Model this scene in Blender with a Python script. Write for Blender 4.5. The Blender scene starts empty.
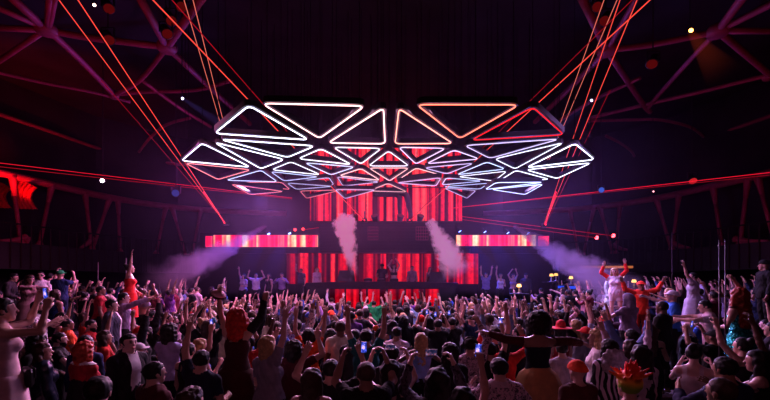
import bpy, math, random
import numpy as np
from mathutils import Vector, Matrix

rng = random.Random(11)
nrng = np.random.default_rng(5)
scene = bpy.context.scene
COL = scene.collection
F_PX, HOR, CAMZ = 430.0, 283.0, 2.48          # focal length in pixels, horizon row, eye height


def P(px, py, Y):
    """point at depth Y metres seen at pixel (px, py)"""
    return Vector(((px - 385.0) * Y / F_PX, Y, CAMZ + (HOR - py) * Y / F_PX))


def PH(px, py, H):
    """point on the horizontal plane H metres above the eye"""
    return P(px, py, F_PX * H / (HOR - py))


# ------------------------------------------------------------------ materials
def new_mat(name):
    m = bpy.data.materials.new(name)
    m.use_nodes = True
    nt = m.node_tree
    for n in list(nt.nodes):
        nt.nodes.remove(n)
    out = nt.nodes.new('ShaderNodeOutputMaterial')
    return m, nt, out


def nd(nt, typ, **kw):
    n = nt.nodes.new(typ)
    for k, v in kw.items():
        if k.startswith('i_'):
            n.inputs[k[2:].replace('_', ' ')].default_value = v
        else:
            setattr(n, k, v)
    return n


def mat_surface(name, base=None, rough=0.6, metal=0.0, noise=0.25, scale=6.0, objcol=False, attr=None, bump=0.0):
    m, nt, out = new_mat(name)
    L = nt.links.new
    b = nd(nt, 'ShaderNodeBsdfPrincipled', i_Roughness=rough, i_Metallic=metal)
    tc = nd(nt, 'ShaderNodeTexCoord')
    no = nd(nt, 'ShaderNodeTexNoise', i_Scale=scale, i_Detail=3.0)
    L(tc.outputs['Object'], no.inputs['Vector'])
    mr = nd(nt, 'ShaderNodeMapRange', i_From_Min=0.25, i_From_Max=0.75, i_To_Min=1 - noise, i_To_Max=1 + noise)
    L(no.outputs['Fac'], mr.inputs['Value'])
    if objcol:
        src = nd(nt, 'ShaderNodeObjectInfo').outputs['Color']
    elif attr and base is None:
        src = nd(nt, 'ShaderNodeAttribute', attribute_name=attr).outputs['Color']
        attr = None
    else:
        rgb = nd(nt, 'ShaderNodeRGB')
        rgb.outputs[0].default_value = (*base, 1)
        src = rgb.outputs[0]
    if attr:
        a = nd(nt, 'ShaderNodeAttribute', attribute_name=attr)
        mx = nd(nt, 'ShaderNodeVectorMath', operation='MULTIPLY')
        L(src, mx.inputs[0]); L(a.outputs['Color'], mx.inputs[1])
        src = mx.outputs[0]
    sc = nd(nt, 'ShaderNodeVectorMath', operation='SCALE')
    L(src, sc.inputs[0]); L(mr.outputs[0], sc.inputs['Scale'])
    L(sc.outputs[0], b.inputs['Base Color'])
    if bump:
        bp = nd(nt, 'ShaderNodeBump', i_Strength=bump, i_Distance=0.02)
        L(no.outputs['Fac'], bp.inputs['Height']); L(bp.outputs[0], b.inputs['Normal'])
    L(b.outputs[0], out.inputs[0])
    return m


def mat_emit(name, color=None, strength=1.0):
    """plain lamp surface; with no colour it takes the object's own colour, alpha = strength"""
    m, nt, out = new_mat(name)
    e = nd(nt, 'ShaderNodeEmission', i_Strength=strength)
    if color is None:
        oi = nd(nt, 'ShaderNodeObjectInfo')
        nt.links.new(oi.outputs['Color'], e.inputs['Color'])
        mm = nd(nt, 'ShaderNodeMath', operation='MULTIPLY')
        mm.inputs[1].default_value = strength
        nt.links.new(oi.outputs['Alpha'], mm.inputs[0])
        nt.links.new(mm.outputs[0], e.inputs['Strength'])
    else:
        e.inputs['Color'].default_value = (*color, 1)
    nt.links.new(e.outputs[0], out.inputs[0])
    return m


def mat_led(name, stops, scale, strength, seed):
    """LED wall playing a picture of upright bars"""
    m, nt, out = new_mat(name)
    L = nt.links.new
    tc = nd(nt, 'ShaderNodeTexCoord')
    mp = nd(nt, 'ShaderNodeMapping')
    mp.inputs['Scale'].default_value = (scale, 0.0, 0.03)
    mp.inputs['Location'].default_value = (seed, seed * 0.7, 0)
    L(tc.outputs['Object'], mp.inputs['Vector'])
    no = nd(nt, 'ShaderNodeTexNoise', i_Scale=1.0, i_Detail=2.5, i_Roughness=0.65)
    L(mp.outputs[0], no.inputs['Vector'])
    cr = nd(nt, 'ShaderNodeValToRGB')
    cr.color_ramp.interpolation = 'LINEAR'
    el = cr.color_ramp.elements
    while len(el) < len(stops):
        el.new(0.5)
    for e, (p, c) in zip(el, stops):
        e.position = p; e.color = (*c, 1)
    L(no.outputs['Fac'], cr.inputs[0])
    n2 = nd(nt, 'ShaderNodeTexNoise', i_Scale=5.0, i_Detail=4.0)
    L(tc.outputs['Object'], n2.inputs['Vector'])
    mr = nd(nt, 'ShaderNodeMapRange', i_From_Min=0.3, i_From_Max=0.7, i_To_Min=0.72, i_To_Max=1.2)
    L(n2.outputs['Fac'], mr.inputs['Value'])
    sc = nd(nt, 'ShaderNodeMath', operation='MULTIPLY')
    sc.inputs[1].default_value = strength
    L(mr.outputs[0], sc.inputs[0])
    e = nd(nt, 'ShaderNodeEmission')
    L(cr.outputs[0], e.inputs['Color']); L(sc.outputs[0], e.inputs['Strength'])
    L(e.outputs[0], out.inputs[0])
    return m


def mat_smoke(name, density, color, glow, glow_col, axis_len, r0, r1, scale=2.2, amp=1.0):
    """cloud in a cone domain whose axis is local +z"""
    m, nt, out = new_mat(name)
    L = nt.links.new
    tc = nd(nt, 'ShaderNodeTexCoord')
    sep = nd(nt, 'ShaderNodeSeparateXYZ')
    L(tc.outputs['Object'], sep.inputs[0])

    def M(op, a, b=None, clamp=False):
        n = nd(nt, 'ShaderNodeMath', operation=op, use_clamp=clamp)
        for i, v in enumerate((a, b)):
            if v is None:
                continue
            if isinstance(v, (int, float)):
                n.inputs[i].default_value = v
            else:
                L(v, n.inputs[i])
        return n.outputs[0]
    t = M('DIVIDE', sep.outputs['Z'], axis_len, True)
    rad = M('SQRT', M('ADD', M('MULTIPLY', sep.outputs['X'], sep.outputs['X']), M('MULTIPLY', sep.outputs['Y'], sep.outputs['Y'])))
    R = M('ADD', M('MULTIPLY', t, r1 - r0), r0)
    fall = M('SUBTRACT', 1.0, M('DIVIDE', rad, R), True)
    no = nd(nt, 'ShaderNodeTexNoise', i_Scale=scale, i_Detail=5.0, i_Roughness=0.6, i_Distortion=0.4)
    L(tc.outputs['Object'], no.inputs['Vector'])
    n1 = M('MULTIPLY', M('SUBTRACT', no.outputs['Fac'], 0.5), 3.2 * amp)
    body = M('ADD', M('MULTIPLY', fall, 2.2), n1)
    body = M('SUBTRACT', body, 0.35, True)
    endf = M('MULTIPLY', M('MULTIPLY', M('SUBTRACT', 1.0, t), 3.0, True), 1.0)
    d = M('MULTIPLY', M('MULTIPLY', body, endf), density)
    thin = M('ADD', M('MULTIPLY', M('SUBTRACT', 1.0, t), 1.2), 0.35)
    d = M('MULTIPLY', d, thin)
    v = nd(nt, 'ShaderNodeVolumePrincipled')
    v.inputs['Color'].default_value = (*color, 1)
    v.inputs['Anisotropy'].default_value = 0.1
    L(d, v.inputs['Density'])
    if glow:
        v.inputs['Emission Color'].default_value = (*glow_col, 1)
        L(M('MULTIPLY', d, glow), v.inputs['Emission Strength'])  # emission put in so the smoke looks lit
    L(v.outputs[0], out.inputs['Volume'])
    return m


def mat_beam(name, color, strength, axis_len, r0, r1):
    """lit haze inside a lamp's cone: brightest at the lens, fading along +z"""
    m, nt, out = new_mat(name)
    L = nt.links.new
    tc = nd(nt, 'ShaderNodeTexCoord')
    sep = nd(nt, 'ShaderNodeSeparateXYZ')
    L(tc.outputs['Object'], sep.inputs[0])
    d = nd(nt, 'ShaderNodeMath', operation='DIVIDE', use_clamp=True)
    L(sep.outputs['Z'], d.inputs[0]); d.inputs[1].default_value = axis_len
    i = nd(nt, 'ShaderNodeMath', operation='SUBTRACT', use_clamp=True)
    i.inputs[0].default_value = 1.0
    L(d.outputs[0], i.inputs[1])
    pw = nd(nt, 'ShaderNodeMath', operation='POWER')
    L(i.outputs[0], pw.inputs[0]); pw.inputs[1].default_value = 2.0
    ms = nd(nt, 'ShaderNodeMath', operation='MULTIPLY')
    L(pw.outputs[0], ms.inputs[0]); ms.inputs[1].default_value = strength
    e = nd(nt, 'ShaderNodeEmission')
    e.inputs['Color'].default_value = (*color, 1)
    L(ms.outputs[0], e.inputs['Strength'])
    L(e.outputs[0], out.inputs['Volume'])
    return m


M = {}
M['skin'] = mat_surface('skin', rough=0.45, noise=0.10, scale=14, objcol=True, attr='paint')
M['cloth'] = mat_surface('cloth', rough=0.85, noise=0.22, scale=9, objcol=True, bump=0.3)
M['hair'] = mat_surface('hair', rough=0.6, noise=0.4, scale=30, objcol=True, bump=0.2)
M['leather'] = mat_surface('leather', rough=0.3, noise=0.2, scale=9, objcol=True, bump=0.3)
M['crowd'] = mat_surface('crowd_mix', base=None, rough=0.7, noise=0.2, scale=9, attr='paint')
M['dark'] = mat_surface('dark_metal', (0.012, 0.011, 0.014), rough=0.55, metal=0.3, noise=0.3)
M['black'] = mat_surface('black_paint', (0.008, 0.007, 0.009), rough=0.7, noise=0.3)
M['wall'] = mat_surface('dark_wall', (0.02, 0.015, 0.022), rough=0.9, noise=0.5, scale=0.8)
M['floor'] = mat_surface('dark_floor', (0.018, 0.014, 0.018), rough=0.35, noise=0.4, scale=1.5)
M['truss'] = mat_surface('red_lit_steel', (0.26, 0.035, 0.075), rough=0.6, noise=0.25, scale=2)  # red of the light on the steel put into its base colour
M['drape'] = mat_surface('red_drape', (0.5, 0.02, 0.03), rough=0.8, noise=0.3, scale=3)
M['velvet'] = mat_surface('banquette_velvet', (0.05, 0.015, 0.03), rough=0.85, noise=0.25, scale=8, bump=0.3)
M['steel'] = mat_surface('steel', (0.35, 0.32, 0.33), rough=0.3, metal=0.9, noise=0.1)
M['emit'] = mat_emit('lamp_glow')
M['plastic'] = mat_surface('phone_plastic', (0.02, 0.02, 0.025), rough=0.35, noise=0.1)


def mat_pattern(name, kind):
    m, nt, out = new_mat(name)
    L = nt.links.new
    b = nd(nt, 'ShaderNodeBsdfPrincipled', i_Roughness=0.8)
    tc = nd(nt, 'ShaderNodeTexCoord')
    oi = nd(nt, 'ShaderNodeObjectInfo')
    if kind == 'stripe':
        w = nd(nt, 'ShaderNodeTexWave', i_Scale=5.0, i_Distortion=1.0, bands_direction='X')
        L(tc.outputs['Object'], w.inputs['Vector'])
        cr = nd(nt, 'ShaderNodeValToRGB')
        cr.color_ramp.elements[0].position = 0.45; cr.color_ramp.elements[0].color = (0.01, 0.01, 0.015, 1)
        cr.color_ramp.elements[1].position = 0.55; cr.color_ramp.elements[1].color = (1, 1, 1, 1)
        L(w.outputs['Fac'], cr.inputs[0]); fac = cr.outputs[0]
    elif kind == 'print':
        v = nd(nt, 'ShaderNodeTexNoise', i_Scale=26.0, i_Detail=2.0, i_Distortion=1.5)
        L(tc.outputs['Object'], v.inputs['Vector'])
        cr = nd(nt, 'ShaderNodeValToRGB')
        cr.color_ramp.elements[0].position = 0.40; cr.color_ramp.elements[0].color = (0.16, 0.12, 0.18, 1)
        cr.color_ramp.elements[1].position = 0.52; cr.color_ramp.elements[1].color = (1, 1, 1, 1)
        L(v.outputs['Fac'], cr.inputs[0]); fac = cr.outputs[0]
    else:                                                  # sequins
        v = nd(nt, 'ShaderNodeTexVoronoi', i_Scale=70.0)
        L(tc.outputs['Object'], v.inputs['Vector'])
        fac = v.outputs['Color']
        b.inputs['Metallic'].default_value = 0.7
        b.inputs['Roughness'].default_value = 0.25
        n = nd(nt, 'ShaderNodeVectorMath', operation='SUBTRACT')
        n.inputs[1].default_value = (0.5, 0.5, 0.5)
        L(v.outputs['Color'], n.inputs[0])
        s = nd(nt, 'ShaderNodeVectorMath', operation='SCALE'); s.inputs['Scale'].default_value = 1.1
        L(n.outputs[0], s.inputs[0])
        g = nd(nt, 'ShaderNodeNewGeometry')
        a = nd(nt, 'ShaderNodeVectorMath', operation='ADD')
        L(g.outputs['Normal'], a.inputs[0]); L(s.outputs[0], a.inputs[1])
        nn = nd(nt, 'ShaderNodeVectorMath', operation='NORMALIZE')
        L(a.outputs[0], nn.inputs[0]); L(nn.outputs[0], b.inputs['Normal'])
        fac = None
    if fac is not None:
        mx = nd(nt, 'ShaderNodeVectorMath', operation='MULTIPLY')
        L(oi.outputs['Color'], mx.inputs[0]); L(fac, mx.inputs[1])
        L(mx.outputs[0], b.inputs['Base Color'])
    else:
        L(oi.outputs['Color'], b.inputs['Base Color'])
    L(b.outputs[0], out.inputs[0])
    return m


M['stripe'] = mat_pattern('striped_cloth', 'stripe')
M['print'] = mat_pattern('printed_cloth', 'print')
M['sequin'] = mat_pattern('sequin_cloth', 'sequin')


# ------------------------------------------------------------------ mesh helpers
class MB:
    """collects simple solids and links them as ONE mesh object"""

    def __init__(self):
        self.v, self.f = [], []

    def add(self, vs, fs):
        o = len(self.v)
        self.v += [tuple(x) for x in vs]
        self.f += [tuple(i + o for i in f) for f in fs]
        return self

    def box(self, lo, hi, bev=0.0, mat=None):
        x0, y0, z0 = lo; x1, y1, z1 = hi
        b = min(bev, (x1 - x0) / 2.01, (y1 - y0) / 2.01, (z1 - z0) / 2.01)
        if b <= 0:
            vs = [(x0, y0, z0), (x1, y0, z0), (x1, y1, z0), (x0, y1, z0), (x0, y0, z1), (x1, y0, z1), (x1, y1, z1), (x0, y1, z1)]
            fs = [(3, 2, 1, 0), (4, 5, 6, 7), (0, 1, 5, 4), (1, 2, 6, 5), (2, 3, 7, 6), (3, 0, 4, 7)]
        else:
            ring = lambda z, i: [(x0 + i + (b - i if i < b else 0), y0 + i, z), (x1 - b, y0 + i, z), (x1 - i, y0 + b, z), (x1 - i, y1 - b, z), (x1 - b, y1 - i, z), (x0 + b, y1 - i, z), (x0 + i, y1 - b, z), (x0 + i, y0 + b, z)]
            vs, fs = [], []
            for z, i in ((z0, b * 0.6), (z0 + b, 0.0), (z1 - b, 0.0), (z1, b * 0.6)):
                vs += ring(z, i)
            for k in range(3):
                for j in range(8):
                    fs.append((k * 8 + j, k * 8 + (j + 1) % 8, k * 8 + 8 + (j + 1) % 8, k * 8 + 8 + j))
            fs.append(tuple(range(7, -1, -1))); fs.append(tuple(range(24, 32)))
        if mat is not None:
            vs = [mat @ Vector(p) for p in vs]
        return self.add(vs, fs)

    def tube(self, pts, r, n=8, closed=False, r2=None):
        pts = [Vector(p) for p in pts]
        m = len(pts)
        vs, fs = [], []
        up = None
        for i, p in enumerate(pts):
            if closed:
                t = pts[(i + 1) % m] - pts[i - 1]
            else:
                t = pts[min(i + 1, m - 1)] - pts[max(i - 1, 0)]
            t.normalize()
            if up is None:
                up = Vector((0, 0, 1)) if abs(t.z) < 0.9 else Vector((1, 0, 0))
            a = t.cross(up).normalized()
            up2 = a.cross(t).normalized()
            if not closed:
                up = up2
            rr = r if r2 is None else r + (r2 - r) * i / max(1, m - 1)
            for k in range(n):
                th = 2 * math.pi * k / n
                vs.append(p + a * (rr * math.cos(th)) + up2 * (rr * math.sin(th)))
        for i in range(m if closed else m - 1):
            j = (i + 1) % m
            for k in range(n):
                fs.append((i * n + k, i * n + (k + 1) % n, j * n + (k + 1) % n, j * n + k))
        if not closed:
            fs.append(tuple(range(n - 1, -1, -1))); fs.append(tuple((m - 1) * n + k for k in range(n)))
        return self.add(vs, fs)

    def rect_ring(self, pts, w, h0, h1):
        """closed band of rectangular section (vertical) around a ring of points"""
        pts = [Vector(p) for p in pts]
        m = len(pts)
        c = sum(pts, Vector()) / m
        vs, fs = [], []
        for i, p in enumerate(pts):
            t = (pts[(i + 1) % m] - pts[i - 1]).normalized()
            a = t.cross(Vector((0, 0, 1))).normalized() * (w / 2)
            z = Vector((0, 0, 1))
            vs += [p - a + z * h0, p + a + z * h0, p + a + z * h1, p - a + z * h1]
        for i in range(m):
            j = (i + 1) % m
            for k in range(4):
                fs.append((i * 4 + k, i * 4 + (k + 1) % 4, j * 4 + (k + 1) % 4, j * 4 + k))
        return self.add(vs, fs)

    def lathe(self, prof, n=20, mat=None):
        vs, fs = [], []
        for r, z in prof:
            for k in range(n):
                th = 2 * math.pi * k / n
                vs.append(Vector((r * math.cos(th), r * math.sin(th), z)))
        for i in range(len(prof) - 1):
            for k in range(n):
                fs.append((i * n + k, i * n + (k + 1) % n, (i + 1) * n + (k + 1) % n, (i + 1) * n + k))
        fs.append(tuple(range(n - 1, -1, -1))); fs.append(tuple((len(prof) - 1) * n + k for k in range(n)))
        if mat is not None:
            vs = [mat @ p for p in vs]
        return self.add(vs, fs)

    def mesh(self, name, mat, smooth=False):
        me = bpy.data.meshes.new(name)
        me.from_pydata(self.v, [], self.f)
        me.update()
        if smooth:
            me.polygons.foreach_set('use_smooth', [True] * len(me.polygons))
        if mat is not None:
            me.materials.append(mat)
        return me

    def build(self, name, mat, parent=None, smooth=False, color=None, loc=None):
        o = bpy.data.objects.new(name, self.mesh(name, mat, smooth))
        COL.objects.link(o)
        if parent is not None:
            o.parent = parent
        if loc is not None:
            o.location = loc
        if color is not None:
            o.color = color if len(color) == 4 else (*color, 1)
        return o


def tag(o, label=None, cat=None, group=None, kind=None):
    if label: o['label'] = label
    if cat: o['category'] = cat
    if group: o['group'] = group
    if kind: o['kind'] = kind
    return o


def empty(name, loc=(0, 0, 0), rz=0.0):
    o = bpy.data.objects.new(name, None)
    o.location = loc
    o.rotation_euler = (0, 0, rz)
    o.empty_display_size = 0.1
    COL.objects.link(o)
    return o


def align_z(direction):
    return Vector((0, 0, 1)).rotation_difference(Vector(direction)).to_matrix().to_4x4()




def mat_plume():
    m, nt, out = new_mat('rainbow_feather')
    L = nt.links.new
    bs = nd(nt, 'ShaderNodeBsdfPrincipled', i_Roughness=0.6)
    tc = nd(nt, 'ShaderNodeTexCoord')
    sp = nd(nt, 'ShaderNodeSeparateXYZ')
    L(tc.outputs['Object'], sp.inputs[0])
    mr = nd(nt, 'ShaderNodeMapRange', i_From_Min=0.0, i_From_Max=0.19)
    L(sp.outputs['Z'], mr.inputs['Value'])
    cr = nd(nt, 'ShaderNodeValToRGB')
    e = cr.color_ramp.elements
    e.new(0.35); e.new(0.6)
    for el, (p_, c_) in zip(e, ((0.05, (0.35, 0.6, 0.05)), (0.3, (0.95, 0.6, 0.04)), (0.55, (0.95, 0.2, 0.03)), (0.8, (0.9, 0.03, 0.03)))):
        el.position = p_; el.color = (*c_, 1)
    L(mr.outputs[0], cr.inputs[0]); L(cr.outputs[0], bs.inputs['Base Color'])
    L(bs.outputs[0], out.inputs[0])
    return m


M['plume'] = mat_plume()
# =================================================================== CAMERA
cam_d = bpy.data.cameras.new('camera')
cam_d.sensor_width = 36.0
cam_d.lens = 36.0 * F_PX / 770.0
cam_d.shift_y = (HOR - 200.0) / 770.0
cam_d.clip_start = 0.05
cam_d.clip_end = 200
cam = bpy.data.objects.new('camera', cam_d)
cam.location = (0, 0, CAMZ)
cam.rotation_euler = (math.pi / 2, 0, 0)
COL.objects.link(cam)
scene.camera = cam

# =================================================================== ROOM SHELL
CEIL = 11.6
MB().box((-19, -6, -0.2), (19, 31, 0)).build('floor', M['floor'])['kind'] = 'structure'
MB().box((-19, -6, CEIL), (19, 31, CEIL + 0.2)).build('ceiling', M['wall'])['kind'] = 'structure'


def wall_strip(name, pts, z0, z1, mat):
    mb = MB()
    vs = [(x, y, z0) for x, y in pts] + [(x, y, z1) for x, y in pts]
    n = len(pts)
    mb.add(vs, [(i, i + 1, n + i + 1, n + i) for i in range(n - 1)])
    o = mb.build(name, mat)
    o['kind'] = 'structure'
    return o


WL = [(-18, -5.5), (-18.2, 6), (-18, 14), (-17.2, 19), (-15.8, 23.5), (-13, 27), (-8, 29.2)]
wall_strip('wall_left', WL, 0, CEIL, M['wall'])
wall_strip('wall_right', [(-x, y) for x, y in WL], 0, CEIL, M['wall'])
wall_strip('wall_back', [(-8, 29.2), (-3, 29.8), (3, 29.8), (8, 29.2)], 0, CEIL, M['wall'])
wall_strip('wall_front', [(-18, -5.5), (18, -5.5)], 0, CEIL, M['wall'])

# raised side decks for the booths along both walls
DECK = 0.55
DECKX = 6.6
for s, nm in ((-1, 'floor_deck_left'), (1, 'floor_deck_right')):
    mb = MB()
    prof = [(DECKX + 0.3, 10.3), (15.6, 10.3), (15.6, 22.0), (DECKX + 0.3, 22.0), (DECKX + 0.3, 10.6)]
    mb.box((min(s * DECKX, s * 15.8), 10.2, 0.0), (max(s * DECKX, s * 15.8), 21.0, DECK), 0.03)
    mb.build(nm, M['floor'])['kind'] = 'structure'


# balcony slab with a ring beam above it, following the curved wall
def ring_pt(px, py, H, s):
    p = PH(px, py, H)
    return Vector((p.x * (-1 if s > 0 and p.x < 0 else 1), p.y, p.z))


def smooth_path(pts, n=6):
    pts = [Vector(p) for p in pts]
    out = []
    for i in range(len(pts) - 1):
        p0 = pts[max(i - 1, 0)]; p1 = pts[i]; p2 = pts[i + 1]; p3 = pts[min(i + 2, len(pts) - 1)]
        for k in range(n):
            t = k / n
            out.append(0.5 * ((2 * p1) + (p2 - p0) * t + (2 * p0 - 5 * p1 + 4 * p2 - p3) * t * t + (3 * p1 - p0 - 3 * p2 + p3) * t ** 3))
    out.append(pts[-1])
    return out


RING_L = [Vector((-16.6, 12.5, 0)), Vector((-15.75, 17.6, 0)), Vector((-14.6, 22.6, 0)), Vector((-12.6, 25.6, 0)), Vector((-9.6, 27.2, 0)), Vector((-6.4, 28.0, 0))]


def ring_xy(path, px):
    """where the view column px crosses the curved ring"""
    k = (px - 385.0) / F_PX
    for a, b in zip(path, path[1:]):
        fa, fb = a.x - k * a.y, b.x - k * b.y
        if fa * fb <= 0 and fa != fb:
            return a.lerp(b, fa / (fa - fb))
    return path[0] if abs(k * path[0].y - path[0].x) < abs(k * path[-1].y - path[-1].x) else path[-1]


for s in (-1, 1):
    side = 'left' if s < 0 else 'right'
    path = smooth_path([Vector((p.x * -s, p.y, 0)) for p in RING_L])
    # slab and its deep front edge
    mb = MB()
    n = len(path)
    vs = []
    for p in path:
        d = Vector((p.x, p.y - 14, 0)).normalized()
        a, b = p - d * 0.5, p + d * 1.6
        vs += [(a.x, a.y, 3.05), (a.x, a.y, 4.15), (b.x, b.y, 4.15), (b.x, b.y, 3.05)]
    fs = []
    for i in range(n - 1):
        for k in range(4):
            fs.append((i * 4 + k, i * 4 + (k + 1) % 4, i * 4 + 4 + (k + 1) % 4, i * 4 + 4 + k))
    mb.add(vs, fs)
    mb.build('floor_balcony_' + side, M['wall'])['kind'] = 'structure'
    # slim upright battens on the balcony front
    ro = empty('balcony_railing', (path[n // 2].x, path[n // 2].y, 4.15))
    tag(ro, 'dark slatted railing along the balcony front on the %s' % ('left' if s < 0 else 'right side'), 'railing')
    mb = MB()
    base = ro.location
    for i in range(0, n - 1):
        for q in (0.0, 0.5):
            p = path[i].lerp(path[i + 1], q)
            d = Vector((p.x, p.y - 14, 0)).normalized()
            c = p - d * 0.56 - base
            mb.tube([(c.x, c.y, 3.1 - 4.15), (c.x, c.y, 0.75)], 0.025, 6)
    mb.build('railing_slats', M['dark'], ro)['kind'] = 'stuff'
    mb = MB()
    mb.tube([(p.x - base.x - 0.56 * Vector((p.x, p.y - 14, 0)).normalized().x, p.y - base.y - 0.56 * Vector((p.x, p.y - 14, 0)).normalized().y, 0.77) for p in path], 0.035, 6)
    mb.build('top_rail', M['dark'], ro)
    # ring beam on the leaning columns
    mb = MB()
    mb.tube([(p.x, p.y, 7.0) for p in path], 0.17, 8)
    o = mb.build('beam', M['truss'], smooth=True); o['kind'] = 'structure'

    # leaning columns: (top px, top py, foot px, foot py), read on the ring
    if s < 0:
        legs = [((12, 183), (21, 226)), ((52, 189), (39, 214)), ((85, 194), (92, 237)), ((110, 200), (92, 238)), ((118, 201), (120, 246)),
                ((166, 207), (156, 245)), ((172, 207), (186, 247)), ((201, 209), (192, 247))]
    else:
        legs = [((757, 182), (775, 206)), ((748, 182), (740, 224)), ((713, 190), (722, 213)), ((679, 195), (672, 243)), ((656, 202), (672, 244)),
                ((620, 207), (616, 241)), ((600, 208), (613, 246)), ((594, 208), (583, 248)), ((570, 211), (579, 248))]
    for (tx, ty), (bx, by) in legs:
        a = ring_xy(path, tx); b = ring_xy(path, bx)
        za, zb = CAMZ + (HOR - ty) * a.y / F_PX, CAMZ + (HOR - by) * b.y / F_PX
        zb = max(zb, 4.15)
        mb = MB()
        top = Vector((a.x, a.y, 7.0)); bot = Vector((b.x, b.y, 4.12))
        d = (bot - top)
        pts = [top, top + d * 0.06, top + d * 0.3, top + d * 0.7, top + d * 0.92, bot]
        mb.tube(pts[:3], 0.20, 8, r2=0.085)
        mb.tube(pts[2:5], 0.085, 8)
        mb.tube(pts[4:], 0.085, 8, r2=0.20)
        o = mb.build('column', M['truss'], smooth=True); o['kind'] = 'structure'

    # curved floor braces where the columns land
    feet = [((80, 249), (93, 238)), ((0, 243), (26, 237)), ((27, 246), (27, 237))] if s < 0 else [((690, 250), (673, 243)), ((768, 249), (735, 239)), ((628, 250), (613, 245))]
    for (ax, ay), (bx, by) in feet:
        a = ring_xy(path, ax); b = ring_xy(path, bx)
        pa = Vector((a.x, a.y, CAMZ + (HOR - ay) * a.y / F_PX)); pb = Vector((b.x, b.y, CAMZ + (HOR - by) * b.y / F_PX))
        pa.z = max(pa.z, 4.2)
        mid = pa.lerp(pb, 0.55); mid.z -= 0.06
        mb = MB().tube(smooth_path([pa, mid, pb], 5), 0.06, 8, r2=0.16)
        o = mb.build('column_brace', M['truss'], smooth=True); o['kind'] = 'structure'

# roof truss: tubes meeting at star nodes, 7.4 m above eye height
HR = 7.4


def truss(lines, nodes):
    mb = MB()
    for ln in lines:
        pts = [PH(x, min(y, 190), HR) for (x, y, *_) in ln[1]]
        if len(pts) > 2:
            pts = smooth_path(pts, 5)
        mb.tube(pts, ln[0] * .68, 8)
    for x, y, r in nodes:
        r *= .62
        c = PH(x, y, HR)
        mb.lathe([(r * 0.2, -0.16), (r * 0.8, -0.14), (r, -0.05), (r, 0.05), (r * 0.8, 0.14), (r * 0.2, 0.16)], 12, Matrix.Translation(c))
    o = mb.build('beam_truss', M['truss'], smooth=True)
    o['kind'] = 'structure'
    return o


truss([(0.17, [(8, -6), (45, 28)]), (0.13, [(-20, 0), (45, 28)]), (0.13, [(-20, 27), (45, 30)]), (0.12, [(-20, 74), (45, 30)]),
       (0.12, [(50, -8), (47, 28)]), (0.11, [(56, -8), (49, 28)]),
       (0.15, [(47, 30), (85, 37), (141, 44), (167, 47)]), (0.15, [(47, 29), (78, 58), (114, 95)]),
       (0.10, [(-20, 68), (40, 82), (92, 92), (130, 102)]), (0.14, [(-20, 108), (46, 130), (110, 152), (150, 161), (200, 166)])],
      [(46, 29, 0.5), (114, 95, 0.3)])
truss([(0.17, [(139, -4), (167, 47)]), (0.17, [(167, 47), (198, 3), (206, -8)]), (0.12, [(167, 47), (139, 81), (114, 95)]),
       (0.15, [(167, 47), (217, 94), (250, 124)]), (0.11, [(143, 81), (180, 108), (211, 127)]), (0.11, [(114, 95), (142, 92), (196, 90), (232, 80)]),
       (0.10, [(139, 152), (150, 138), (166, 125), (190, 118)])],
      [(167, 47, 0.5)])
truss([(0.17, [(580, -6), (607, 50)]), (0.15, [(607, 50), (570, 88), (535, 122)]), (0.15, [(607, 50), (640, 100), (650, 112)]),
       (0.14, [(607, 50), (650, 45), (705, 34), (718, 31)]), (0.12, [(607, 50), (630, 10), (640, -8)]), (0.11, [(640, 78), (594, 100), (560, 120)]),
       (0.10, [(588, 121), (630, 120), (660, 120), (690, 127), (704, 137)]), (0.10, [(606, 136), (620, 143), (632, 152), (636, 161)])],
      [(607, 50, 0.5)])
truss([(0.17, [(718, 31), (741, 0), (748, -8)]), (0.14, [(718, 31), (770, 5), (790, -5)]), (0.13, [(718, 31), (790, 31)]), (0.15, [(718, 31), (770, 75), (790, 92)]),
       (0.12, [(718, 31), (690, 60), (656, 98), (648, 108)]), (0.12, [(790, 71), (765, 76), (700, 92), (640, 106), (590, 118)]),
       (0.14, [(790, 108), (770, 116), (728, 131), (690, 146), (638, 162)])],
      [(718, 31, 0.5), (768, 76, 0.3)])

# scalloped red drapes glowing on the far left of the balcony
for i, (x0, x1, y0, y1) in enumerate(((-7, 11, 181, 208), (16, 37, 180, 209))):
    Y = 18.6
    mb = MB()
    nx, nz = 26, 10
    vs = []
    for k in range(nz + 1):
        for j in range(nx + 1):
            u, v = j / nx, k / nz
            px = x0 + (x1 - x0) * u
            py = y0 + (y1 - y0) * v + (1 - v) * 8 * u * u
            p = P(px, py, Y)
            sag = math.sin(math.pi * v)
            vs.append((p.x, p.y + 0.09 * math.sin(u * 34 + 2.2 * sag) - 0.25 * sag, p.z))
    fs = [(k * (nx + 1) + j, k * (nx + 1) + j + 1, (k + 1) * (nx + 1) + j + 1, (k + 1) * (nx + 1) + j) for k in range(nz) for j in range(nx)]
    c = P((x0 + x1) / 2, y0, Y)
    mb.add([(v[0] - c.x, v[1] - c.y, v[2] - c.z) for v in vs], fs)
    o = mb.build('swag_drape', M['drape'], smooth=True, loc=c)
    tag(o, ('red lit pleated drape at the very edge of the balcony', 'red lit pleated drape between two leaning balcony columns')[i], 'drape')

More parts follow.
